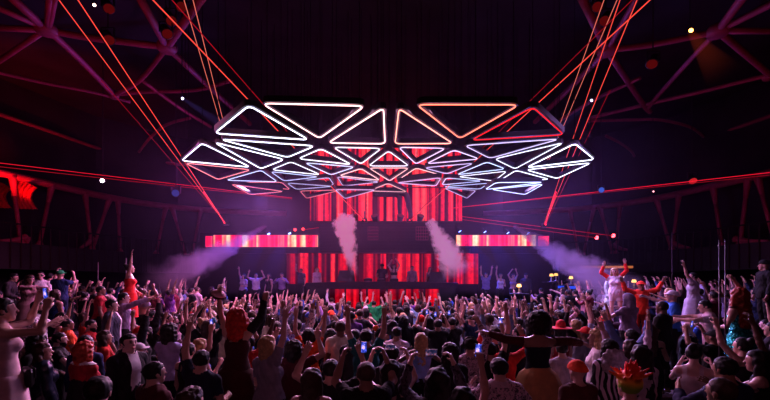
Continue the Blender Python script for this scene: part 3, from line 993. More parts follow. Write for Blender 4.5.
# thin haze around the stage, its density shaped to place the glow
mh, nt, out = new_mat('hall_haze')
vs_ = nd(nt, 'ShaderNodeVolumeScatter', i_Anisotropy=0.2)
vs_.inputs['Color'].default_value = (.78, .50, 1.0, 1)  # violet light tint put into the haze colour
tc = nd(nt, 'ShaderNodeTexCoord')
vm = nd(nt, 'ShaderNodeVectorMath', operation='DIVIDE')
vm.inputs[1].default_value = (11.0, 9.5, 6.0)
sb = nd(nt, 'ShaderNodeVectorMath', operation='SUBTRACT')
sb.inputs[1].default_value = (0, 13.5, 5.4)
nt.links.new(tc.outputs['Object'], sb.inputs[0]); nt.links.new(sb.outputs[0], vm.inputs[0])
ln = nd(nt, 'ShaderNodeVectorMath', operation='LENGTH')
nt.links.new(vm.outputs[0], ln.inputs[0])
mr = nd(nt, 'ShaderNodeMapRange', i_From_Min=0.25, i_From_Max=1.0, i_To_Min=0.0062, i_To_Max=0.0)
mr.interpolation_type = 'SMOOTHSTEP'
nt.links.new(ln.outputs['Value'], mr.inputs['Value']); nt.links.new(mr.outputs[0], vs_.inputs['Density'])
nt.links.new(vs_.outputs[0], out.inputs['Volume'])
hz = MB().box((-12.4, 9.2, 2.15), (12.4, 23.45, 9.4)).build('hall_haze', mh)
tag(hz, 'thin violet haze hanging in the hall around the stage', 'haze', None, 'stuff')

# =================================================================== BAR, LAMPS AND POLES ON THE FAR SIDE
bp = P(609, 268, 20.5)
br = empty('back_bar', (bp.x, 20.9, DECK))
tag(br, 'dark back bar with a thin amber strip light along its canopy', 'bar')
MB().box((-2.2, -0.3, 0), (2.2, 0.3, 1.1), 0.04).build('bar_counter', M['black'], br)
MB().box((-2.3, -0.2, 2.45), (2.3, 0.3, 2.9), 0.04).build('canopy', M['black'], br)
for x in (-2.1, 2.1):
    MB().box((x - .06, .1, 1.08), (x + .06, .25, 2.5), 0.01).build('post', M['black'], br)
wz = P(0, 267.2, 20.65).z - DECK
MB().box((-1.25, -0.24, wz - .05), (1.25, -0.2, wz + .07), 0.01).build('strip_light', M['emit'], br, color=(1.0, 0.32, 0.10, 0.45))


def table_lamp(px, py, Y, col_, pw, label, h_=0.30):
    c = P(px, py, Y)
    r = empty('table_lamp', (c.x, c.y, c.z - h_))
    tag(r, label, 'lamp')
    MB().lathe([(.09, 0), (.09, .02), (.02, .035), (.015, h_ - .08)], 14).build('base', M['steel'], r, smooth=True)
    MB().lathe([(.085, h_ - .06), (.09, h_ - .03), (.07, h_ + .05), (.04, h_ + .06)], 16).build('lamp_shade', M['emit'], r, smooth=True, color=(*col_, pw))
    t = empty('cocktail_table', (c.x, c.y, 0))
    tag(t, 'tall dark round cocktail table under the ' + label.split(' lamp')[0].replace('glowing ', '') + ' lamp', 'table')
    zt_ = c.z - h_ - 0.004
    MB().lathe([(.36, zt_ - .035), (.38, zt_ - .02), (.38, zt_ - .005), (.36, zt_)], 20).build('tabletop', M['dark'], t)
    MB().lathe([(.24, 0.0), (.24, .03), (.05, .06), (.04, zt_ - .034)], 14).build('pedestal', M['dark'], t)


AM = (1.0, 0.55, 0.16)
table_lamp(519, 285.5, 17.0, AM, 4.0, 'small amber glowing lamp deep in the crowd, nearest the stage')
table_lamp(551.5, 275, 19.0, AM, 1.6, 'dull amber glowing lamp under the lilac smoke, nearer the stage')
table_lamp(556, 274.5, 19.6, AM, 1.4, 'faint amber glowing lamp next to the dull one')
table_lamp(571, 277.5, 18.6, AM, 2.2, 'amber glowing lamp left of the white dancer under the smoke'.replace('left of', 'toward the stage from'))
table_lamp(622, 276, 19.2, (1.0, 0.85, 0.7), 3.0, 'white glowing lamp between the white dancer and the red jacket')
table_lamp(634, 281, 17.2, AM, 2.4, 'yellow glowing lamp right beside the red hat'.replace('right beside', 'close to'))

def screen(px, py, Y, w, h, label):
    c = P(px, py, Y)
    r = empty('monitor', (c.x, c.y, c.z - h / 2)); tag(r, label, 'monitor')
    MB().box((-w / 2 - .02, 0, -.02), (w / 2 + .02, .05, h + .02), .01).build('housing', M['black'], r)
    MB().box((-w / 2, -.006, 0), (w / 2, 0, h)).build('screen', M['emit'], r, color=(0.03, 0.12, 1.0, 0.8))
    MB().box((-.04, .0, -(c.z - h / 2)), (.04, .05, -.015)).build('stand', M['dark'], r)


screen(572, 287.5, 17.6, 0.30, 0.12, 'small blue monitor behind the crowd below the amber lamp')
screen(561, 287, 17.8, 0.26, 0.1, 'small blue monitor behind the crowd nearer the stage')

M['pole'] = mat_surface('dull_steel', (0.10, 0.07, 0.09), rough=0.5, metal=0.6, noise=0.2)


def pole(px, y_top, Y, label, z0=0.0):
    c = P(px, y_top, Y)
    r = empty('dance_pole', (c.x, c.y, z0)); tag(r, label, 'pole')
    MB().tube([(0, 0, 0.02), (0, 0, c.z - z0)], 0.011, 8).build('pole_tube', M['pole'], r, smooth=True)
    MB().lathe([(.14, 0), (.14, .02), (.03, .04)], 14).build('base', M['steel'], r)


pole(719.5, 240, 6.9, 'thin steel pole held by the woman in teal sequins, outer one')
pole(725.5, 240, 6.9, 'thin steel pole held by the woman in teal sequins, inner one')
pole(672, 232, 14.6, 'slim pole standing before the leaning balcony column on the right', DECK)
pole(98, 262, 13.0, 'slim pole on the raised deck between dark figures, left side', DECK)
pole(126, 258, 12.4, 'slim pole behind the woman in the red dress', DECK)
# =================================================================== PEOPLE: one continuous skin per pose
def V3(*a):
    return np.array(a, dtype=np.float64)


def unit(v):
    v = np.asarray(v, float)
    return v / (np.linalg.norm(v) + 1e-9)


class Field:
    """a soft union of tapered limbs, meshed as a single skin"""

    def __init__(self):
        self.p = []

    def add(self, a, b, ra, rb, k, reg, side=0, f=None, s=1.0, sub=False):
        self.p.append(dict(a=np.asarray(a, float), b=np.asarray(b, float), ra=ra, rb=rb, k=k, reg=reg, side=side, f=None if f is None else unit(f), s=s, sub=sub))

    @staticmethod
    def dist(p, X):
        a, ab = p['a'], p['b'] - p['a']
        L2 = float(ab @ ab)
        q = X - a
        t = np.clip((q @ ab) / L2, 0, 1) if L2 > 1e-10 else np.zeros(X.shape[:-1])
        q = q - t[..., None] * ab
        r = p['ra'] + t * (p['rb'] - p['ra'])
        n = np.sqrt((q * q).sum(-1))
        if p['f'] is None:
            return n - r, t
        c = q @ p['f']
        n2 = np.sqrt(n * n + c * c * (1 / p['s'] ** 2 - 1)) + 1e-9
        return (n2 - r) * np.clip(n / n2, p['s'], 1), t

    def grid(self, h):
        lo = np.min([np.minimum(p['a'], p['b']) - max(p['ra'], p['rb']) for p in self.p if not p['sub']], 0) - 2.5 * h
        hi = np.max([np.maximum(p['a'], p['b']) + max(p['ra'], p['rb']) for p in self.p if not p['sub']], 0) + 2.5 * h
        n = np.ceil((hi - lo) / h).astype(int) + 1
        Fv = np.full(n, 1.0)
        ax = [lo[i] + h * np.arange(n[i]) for i in range(3)]
        for p in self.p:
            m = max(p['ra'], p['rb']) + p['k'] + 2.5 * h
            i0 = np.clip(((np.minimum(p['a'], p['b']) - m - lo) / h).astype(int), 0, n - 1)
            i1 = np.clip(((np.maximum(p['a'], p['b']) + m - lo) / h).astype(int) + 2, 1, n)
            sl = tuple(slice(i0[i], i1[i]) for i in range(3))
            X = np.stack(np.meshgrid(*[ax[i][sl[i]] for i in range(3)], indexing='ij'), -1)
            d, _ = self.dist(p, X)
            A = Fv[sl]
            k = max(p['k'], 1e-4)
            if p['sub']:
                d = -d
                hh = np.maximum(k - np.abs(A - d), 0)
                Fv[sl] = np.maximum(A, d) + hh * hh / (4 * k)
            else:
                hh = np.maximum(k - np.abs(A - d), 0)
                Fv[sl] = np.minimum(A, d) - hh * hh / (4 * k)
        return Fv, lo

    def label(self, V):
        best = np.full(len(V), 9.0); idx = np.zeros(len(V), int); tt = np.zeros(len(V))
        for i, p in enumerate(self.p):
            if p['sub']:
                continue
            d, t = self.dist(p, V)
            m = d < best
            best[m] = d[m]; idx[m] = i; tt[m] = t[m]
        return idx, tt


def surface_net(Fv, lo, h):
    S = Fv < 0
    nx, ny, nz = Fv.shape
    cnt = np.zeros((nx - 1, ny - 1, nz - 1), np.int8)
    for a in (0, 1):
        for b in (0, 1):
            for c in (0, 1):
                cnt += S[a:nx - 1 + a, b:ny - 1 + b, c:nz - 1 + c]
    I, J, K = np.nonzero((cnt > 0) & (cnt < 8))
    n = len(I)
    idx = np.full((nx - 1, ny - 1, nz - 1), -1, np.int32)
    idx[I, J, K] = np.arange(n)
    acc = np.zeros((n, 3)); num = np.zeros(n)
    cs = [(a, b, c) for a in (0, 1) for b in (0, 1) for c in (0, 1)]
    for c0 in cs:
        for d in range(3):
            if c0[d]:
                continue
            c1 = list(c0); c1[d] = 1
            f0 = Fv[I + c0[0], J + c0[1], K + c0[2]]; f1 = Fv[I + c1[0], J + c1[1], K + c1[2]]
            m = (f0 < 0) != (f1 < 0)
            t = f0[m] / (f0[m] - f1[m])
            pos = np.tile(np.array(c0, float), (m.sum(), 1)); pos[:, d] += t
            acc[m] += pos; num[m] += 1
    V = lo + h * (np.stack([I, J, K], -1) + acc / num[:, None])
    quads = []
    for d in range(3):
        e = [slice(1, -1)] * 3; e[d] = slice(0, -1)
        e1 = list(e); e1[d] = slice(1, None)
        s0, s1 = S[tuple(e)], S[tuple(e1)]
        A, B, C = np.nonzero(s0 != s1)
        off = np.array([A, B, C]).T
        o = np.ones(3, int); o[d] = 0
        off = off + o
        u, w = (d + 1) % 3, (d + 2) % 3
        q = []
        for du, dw in ((0, 0), (-1, 0), (-1, -1), (0, -1)):
            c = off.copy(); c[:, u] += du; c[:, w] += dw
            q.append(idx[c[:, 0], c[:, 1], c[:, 2]])
        q = np.stack(q, -1)
        flip = ~s0[A, B, C]
        q[flip] = q[flip][:, ::-1]
        quads.append(q)
    return V, np.concatenate(quads)


def vnormals(V, Q):
    n = np.cross(V[Q[:, 2]] - V[Q[:, 0]], V[Q[:, 3]] - V[Q[:, 1]])
    N = np.zeros_like(V)
    for i in range(4):
        np.add.at(N, Q[:, i], n)
    return N / (np.linalg.norm(N, axis=1, keepdims=True) + 1e-12)


def make_mesh(name, V, Q, mat, paint=None):
    me = bpy.data.meshes.new(name)
    me.vertices.add(len(V)); me.vertices.foreach_set('co', np.asarray(V, np.float32).ravel())
    me.loops.add(Q.size); me.loops.foreach_set('vertex_index', Q.astype(np.int32).ravel())
    me.polygons.add(len(Q)); me.polygons.foreach_set('loop_start', np.arange(0, Q.size, 4, dtype=np.int32))
    me.polygons.foreach_set('use_smooth', np.ones(len(Q), bool))
    if paint is not None:
        at = me.attributes.new('paint', 'FLOAT_COLOR', 'POINT')
        at.data.foreach_set('color', np.concatenate([paint, np.ones((len(V), 1))], 1).astype(np.float32).ravel())
    me.update(calc_edges=True)
    me.validate()
    if mat is not None:
        me.materials.append(mat)
    return me


def rot_axis(v, axis, ang):
    v, a = np.asarray(v, float), unit(axis)
    return v * math.cos(ang) + np.cross(a, v) * math.sin(ang) + a * (a @ v) * (1 - math.cos(ang))


def add_hand(Fd, W, d, n, sd, curl, spread, side, fat=1.0):
    """palm, four unequal jointed fingers and a thumb off the side of the palm.  d: along the hand, n: palm normal, sd: towards the thumb"""
    reg = 'hand'
    kn = []
    for i, (o, ln) in enumerate(((.030, .088), (.010, .092), (-.011, .088), (-.030, .080))):
        k = W + d * ln + sd * o
        kn.append(k)
        Fd.add(W + sd * o * 0.55, k, .015 * fat, .0125 * fat, .016, reg, side)
    segs = ((.040, .024, .020), (.045, .028, .021), (.041, .027, .020), (.031, .020, .018))
    for i in range(4):
        dd = rot_axis(d, n, (1.5 - i) * spread * (1 if np.cross(n, d) @ sd > 0 else -1))
        p = kn[i]; c = 0.12 + curl[min(i, len(curl) - 1)] if isinstance(curl, (tuple, list)) else 0.12 + curl
        r = (.0102, .0105, .0100, .0090)[i] * fat
        axis = np.cross(dd, n)
        for j, sl in enumerate(segs[i]):
            dd = rot_axis(dd, axis, c * (0.75, 1.0, 0.7)[j])
            q = p + dd * sl
            Fd.add(p, q, r, r * .93, .004, reg, side)
            p = q; r *= .93
    b = W + d * .022 + sd * .026
    tc = 0.35 if isinstance(curl, (tuple, list)) else min(curl, 1.0)
    td = unit(d * .72 + sd * (0.85 - .6 * tc) + n * (.2 + .6 * tc))
    m = b + td * .042
    Fd.add(W + d * .012 + sd * .012, b, .016 * fat, .0155 * fat, .016, reg, side)
    Fd.add(b, m, .0150 * fat, .0118 * fat, .008, reg, side)
    t2 = unit(td + d * .35 + n * .3 * tc - sd * .5 * tc)
    Fd.add(m, m + t2 * .034, .0118 * fat, .0100 * fat, .004, reg, side)


def body_field(pose, female=False, fat=1.0, hands=True):
    """facing +y, feet on z=0, 1.72 m tall"""
    Fd = Field()
    lean = pose.get('lean', 0.0); side = pose.get('side', 0.0); twist = pose.get('twist', 0.0)
    piv = V3(0, 0, .93 - pose.get('crouch', 0.0))
    R = (Matrix.Rotation(side, 3, 'Y') @ Matrix.Rotation(-lean, 3, 'X') @ Matrix.Rotation(twist, 3, 'Z'))
    R = np.array(R)
    T = lambda x, y, z: piv + R @ (V3(x, y, z - .93))
    D = lambda v: unit(R @ np.asarray(v, float))
    fy, fx = D((0, 1, 0)), D((1, 0, 0))
    # torso
    hip, wst, chs = (.165, .118, .150) if female else (.158, .138, .168)
    Fd.add(T(0, .0, .88), T(0, 0, .97), hip * .98, hip, .05, 'torso', f=fy, s=.74)
    Fd.add(T(0, 0, .98), T(0, .005, 1.12), hip * .95, wst, .06, 'torso', f=fy, s=.76)
    Fd.add(T(0, .005, 1.12), T(0, .0, 1.27), wst, chs, .07, 'torso', f=fy, s=.72)
    Fd.add(T(0, .0, 1.27), T(0, -.01, 1.37), chs, chs * .82, .06, 'torso', f=fy, s=.70)
    if female:
        for q in (-1, 1):
            Fd.add(T(q * .072, .085, 1.265), T(q * .07, .05, 1.30), .062, .05, .04, 'torso')
    else:
        Fd.add(T(-.07, .065, 1.31), T(.07, .065, 1.31), .06, .06, .05, 'torso')
    for q in (-1, 1):
        Fd.add(T(q * .075, -.07, .90), T(q * .08, -.06, .95), .085, .07, .05, 'torso')
    # shoulders and arms
    out = {}
    for q, u, l, pn, cl in ((1, 'ru', 'rf', 'rp', 'rc'), (-1, 'lu', 'lf', 'lp', 'lc')):
        du, dl = D(pose[u]), D(pose[l])
        raise_ = max(0.0, float(unit(pose[u])[2]))
        sh = T(q * (.172 - .02 * raise_) * (0.92 if female else 1.0), -.012, 1.385 + .055 * raise_)
        Fd.add(T(q * .06, -.015, 1.41), sh, .058, .062, .05, 'torso', q)
        el = sh + du * .285; wr = el + dl * .245
        g = .88 if female else 1.0
        Fd.add(sh, el, .056 * g, .041 * g, .03, 'uarm', q)
        mid = el + dl * .08
        Fd.add(el, mid, .040 * g, .041 * g, .02, 'farm', q)
        Fd.add(mid, wr, .041 * g, .027 * g, .02, 'farm2', q)
        n = D(pose.get(pn, (0, 1, 0)))
        hd = unit(dl + 0.0 * n)
        n = unit(n - hd * (n @ hd))
        sd = np.cross(hd, n) * q * -1.0
        # right hand, fingers up, palm forward: thumb points to the body's left
        if hands:
            add_hand(Fd, wr, hd, n, sd, pose.get(cl, .15), pose.get('spread', .13), q, fat)
        else:
            Fd.add(wr, wr + hd * .10, .034, .036, .02, 'hand', q, f=n, s=.5)
            Fd.add(wr + hd * .10, wr + hd * .17, .030, .018, .02, 'hand', q, f=n, s=.5)
            Fd.add(wr + hd * .03, wr + hd * .07 + sd * .05, .017, .012, .01, 'hand', q)
        out['wr%d' % q] = wr; out['hd%d' % q] = hd; out['n%d' % q] = n; out['hand%d' % q] = wr + hd * .10 + n * .02
        out['el%d' % q] = el; out['sd%d' % q] = sd
    # neck and head
    yaw, pit, rol = pose.get('yaw', 0), pose.get('pitch', 0), pose.get('roll', 0)
    nb = T(0, -.015, 1.43)
    Rh = np.array(Matrix.Rotation(yaw, 3, 'Z') @ Matrix.Rotation(pit, 3, 'X') @ Matrix.Rotation(rol, 3, 'Y'))
    Rh = (R if pose.get('headfollow', False) else np.eye(3)) @ Rh
    hc = nb + (R @ V3(0, .02, .055)) * 1.0 + Rh @ V3(0, .018, .115)
    H = lambda x, y, z: hc + Rh @ V3(x, y, z)
    HD = lambda v: Rh @ np.asarray(v, float)
    nk = .050 if female else .058
    Fd.add(nb, H(0, -.03, -.04), nk * 1.12, nk, .035, 'neck')
    Fd.add(H(0, -.018, .03), H(0, .012, .03), .081, .082, .02, 'head')
    Fd.add(H(0, .034, -.004), H(0, .040, -.060), .062, .045, .03, 'head')
    Fd.add(H(0, .052, -.085), H(0, .056, -.088), .026, .026, .03, 'head')
    Fd.add(H(-.034, .079, .034), H(.034, .079, .034), .017, .017, .02, 'head')
    for q in (-1, 1):
        Fd.add(H(q * .031, .106, .012), H(q * .032, .106, .012), .012, .012, .012, 'head', sub=True)
        Fd.add(H(q * .031, .086, .012), H(q * .0311, .086, .012), .0125, .0125, .001, 'eye')
        Fd.add(H(q * .080, -.010, -.012), H(q * .084, -.014, .012), .022, .026, .008, 'ear', f=HD((1, .25 * q, 0)), s=.38)
    Fd.add(H(0, .096, .012), H(0, .114, -.022), .0085, .0135, .010, 'head')
    Fd.add(H(-.016, .092, -.054), H(.016, .092, -.054), .0095, .0095, .006, 'lips')
    # legs
    cr = pose.get('crouch', 0.0)
    for q, st in ((1, pose.get('rl', (.0, .0))), (-1, pose.get('ll', (.0, .0)))):
        hp = V3(q * .088, 0, .90 - cr)
        an = V3(q * (.105 + st[0]), -.03 + st[1], .085)
        kn = (hp + an) / 2 + V3(q * .01, .03 + cr * .9 + abs(st[1]) * .3, 0)
        g = 1.03 if female else 1.0
        Fd.add(hp, kn, .088 * g, .056, .04, 'thigh', q)
        md = kn * .65 + an * .35 + V3(0, -.015, 0)
        Fd.add(kn, md, .053, .056, .02, 'shin', q)
        Fd.add(md, an, .056, .036, .02, 'shin2', q)
        Fd.add(an + V3(0, -.03, -.045), an + V3(q * .02, .12, -.055), .036, .034, .02, 'foot', q, f=(0, 0, 1), s=.8)
        Fd.add(an + V3(q * .02, .10, -.055), an + V3(q * .03, .17, -.063), .036, .024, .02, 'foot', q, f=(0, 0, 1), s=.75)
    out.update(R=R, piv=piv, hc=hc, Rh=Rh, T=T, D=D)
    return Fd, out


class Body:
    def __init__(self, name, pose, female=False, h=0.0125, fat=1.0, skin=True):
        Fd, self.o = body_field(pose, female, fat)
        Fv, lo = Fd.grid(h)
        self.V, self.Q = surface_net(Fv, lo, h)
        self.N = vnormals(self.V, self.Q)
        idx, self.t = Fd.label(self.V)
        regs = [p['reg'] for p in Fd.p]
        self.reg = np.array(regs)[idx]
        self.side = np.array([p['side'] for p in Fd.p])[idx]
        loc = (self.V - self.o['piv']) @ self.o['R'] + V3(0, 0, .93)
        self.loc = loc                                     # torso frame
        hl = (self.V - self.o['hc']) @ self.o['Rh']
        self.hl = hl
        self.female = female
        paint = np.ones((len(self.V), 3))
        paint[self.reg == 'lips'] = (.82, .45, .48)
        paint[self.reg == 'eye'] = (.75, .78, .85)
        pup = (self.reg == 'eye') & (np.abs(np.abs(hl[:, 0]) - .031) < .008)
        paint[pup] = (.06, .05, .05)
        brow = (self.reg == 'head') & (hl[:, 2] > .028) & (hl[:, 2] < .042) & (np.abs(hl[:, 0]) > .014) & (np.abs(hl[:, 0]) < .05) & (hl[:, 1] > .07)
        paint[brow] = (.22, .17, .15)
        self.mesh = make_mesh('body_skin', self.V, self.Q, M['skin'], paint)
        self.clothes = {}
        self.name = name

    def garment(self, kind, mat):
        key = (kind, mat)
        if key in self.clothes:
            return self.clothes[key]
        V, N, reg, t, L = self.V, self.N, self.reg, self.t, self.loc
        z, x, y = L[:, 2], L[:, 0], L[:, 1]
        tor = reg == 'torso'
        ua, fa, fa2 = reg == 'uarm', reg == 'farm', reg == 'farm2'
        neck = 1.435 - 2.2 * (np.maximum(y, 0) ** 1.2) * 0.35
        off = .013
        if kind in ('tee', 'loose_tee'):
            m = (tor & (z > .90) & (z < 1.50)) | (ua & (t < .62)); off = .014
        elif kind == 'longsleeve':
            m = (tor & (z > .90)) | ua | fa | (fa2 & (t < .93)); off = .013
        elif kind == 'jacket':
            m = (tor & (z > .82)) | ua | fa | (fa2 & (t < .96)); off = .024
        elif kind == 'open_shirt':
            m = ((tor & (z > .86)) | ua | fa | (fa2 & (t < .7))) & ~(tor & (y > .02) & (np.abs(x) < .045)); off = .02
        elif kind == 'tank':
            m = tor & (z > .92) & ~((z > 1.36) & (np.abs(x) > .11)) & ~((z > 1.34) & (np.abs(x) < .055)) & (z < 1.46); off = .010
        elif kind == 'bra_top':
            m = tor & (z > 1.19) & ~((z > 1.33) & ((np.abs(x) > .11) | (np.abs(x) < .06))); off = .010
        elif kind == 'strapless':
            m = tor & (z > .86) & (z < 1.335); off = .010
        elif kind == 'trousers':
            m = (tor & (z < .99)) | (reg == 'thigh') | (reg == 'shin') | ((reg == 'shin2') & (t < .93)); off = .012
        elif kind == 'shorts':
            m = (tor & (z < .99)) | ((reg == 'thigh') & (t < .55)); off = .014
        elif kind == 'stockings':
            m = (reg == 'shin') | (reg == 'shin2') | ((reg == 'thigh') & (t > .55)); off = .006
        elif kind == 'shoes':
            m = (reg == 'foot') | ((reg == 'shin2') & (t > .9)); off = .010
        elif kind == 'boots':
            m = (reg == 'foot') | (reg == 'shin2'); off = .014
        elif kind == 'sleeves':
            m = (ua & (t > .25)) | fa | (fa2 & (t < .95)); off = .02
        elif kind == 'right_sleeve':
            m = ((ua & (t > .15)) | fa | (fa2 & (t < .95))) & (self.side > 0); off = .02
        elif kind == 'left_sleeve':
            m = ((ua & (t > .15)) | fa | (fa2 & (t < .95))) & (self.side < 0); off = .02
        elif kind == 'gloves':
            m = (reg == 'hand') | (fa2 & (t > .55)); off = .006
        elif kind == 'beard':
            h_ = self.hl
            m = ((reg == 'head') | (reg == 'neck')) & (h_[:, 2] < -.035) & (h_[:, 1] > -.01) & (h_[:, 2] > -.13) & ~((np.abs(h_[:, 2] + .054) < .012) & (np.abs(h_[:, 0]) < .024) & (h_[:, 1] > .07)); off = .010
        elif kind == 'sunglasses':
            h_ = self.hl
            m = ((reg == 'head') | (reg == 'eye')) & (np.abs(h_[:, 2] - .012) < .02) & (np.abs(h_[:, 0]) < .074) & (h_[:, 1] > .045) & (np.abs(h_[:, 0]) > .004); off = .014
        elif kind == 'face_mask':
            h_ = self.hl
            m = ((reg == 'head') | (reg == 'eye') | (reg == 'lips')) & (h_[:, 1] > .03) & (h_[:, 2] > -.1); off = .012
        elif kind == 'headband':
            h_ = self.hl
            m = ((reg == 'head') | (reg == 'ear')) & (np.abs(h_[:, 2] - .055 - .12 * (-h_[:, 1] * .3)) < .022); off = .014
        elif kind == 'collar':
            m = (reg == 'neck') & (t < .55) | (tor & (z > 1.43)); off = .026
        elif kind == 'shirt_front':
            m = tor & (y > .03) & (np.abs(x) < .06) & (z > .95); off = .034
        else:
            raise KeyError(kind)
        fm = m[self.Q].all(1)
        Q = self.Q[fm]
        used = np.unique(Q)
        if len(used) == 0:
            self.clothes[key] = None
            return None
        remap = np.full(len(V), -1); remap[used] = np.arange(len(used))
        W = V[used]
        n = self.N[used]
        if kind in ('tee', 'loose_tee', 'longsleeve', 'jacket', 'open_shirt', 'trousers', 'sleeves', 'right_sleeve'):
            fold = np.sin(W[:, 2] * 47 + 9 * np.sin(W[:, 0] * 23)) * .5 + np.sin(W[:, 0] * 61 + W[:, 2] * 33 + 7 * np.sin(W[:, 1] * 19)) * .5
            o = off + .0055 * fold
            if kind in ('tee', 'loose_tee', 'jacket', 'open_shirt'):
                hang = np.clip((1.2 - z[used]) / .3, 0, 1) * tor[used]
                o = o + hang * .022
        else:
            o = np.full(len(used), off)
        me = make_mesh(kind, W + n * o[:, None], remap[Q], mat)
        self.clothes[key] = me
        return me

    def skirt(self, top, hem, flare, mat, squash=.85, folds=9, depth=.05):
        """a cloth tube hung from the waist"""
        key = ('skirt', top, hem, flare, mat, folds)
        if key in self.clothes:
            return self.clothes[key]
        n, m = 56, 18
        T = self.o['T']
        vs = []
        for i in range(m + 1):
            u = i / m
            z = top + (hem - top) * u
            r = .155 + (.04 if z < .98 else .0) + flare * u ** .8
            for k in range(n):
                th = 2 * math.pi * k / n
                rr = r * (1 + depth * u * math.sin(folds * th + 1.3 * math.sin(3 * th)))
                p = T(rr * math.cos(th), rr * squash * math.sin(th), max(z, .93 if False else z))
                vs.append(p)
        Q = [(i * n + k, i * n + n + k, i * n + n + (k + 1) % n, i * n + (k + 1) % n) for i in range(m) for k in range(n)]
        me = make_mesh('skirt', np.array(vs), np.array(Q)[:, ::-1], mat)
        self.clothes[key] = me
        return me


# ------------------------------------------------------------------ hair and hats, in the head's own frame
def wobble(V, N, amp, fr, seed=0):
    s = seed * 1.7
    w = (np.sin(V[:, 0] * fr + s + 2 * np.sin(V[:, 2] * fr * .6)) + np.sin(V[:, 1] * fr * 1.13 + 1.9 * s + 2 * np.sin(V[:, 0] * fr * .7)) + np.sin(V[:, 2] * fr * .93 + .6 * s + 2 * np.sin(V[:, 1] * fr * .5))) / 3
    return V + N * (amp * w)[:, None]


HAIR = {}


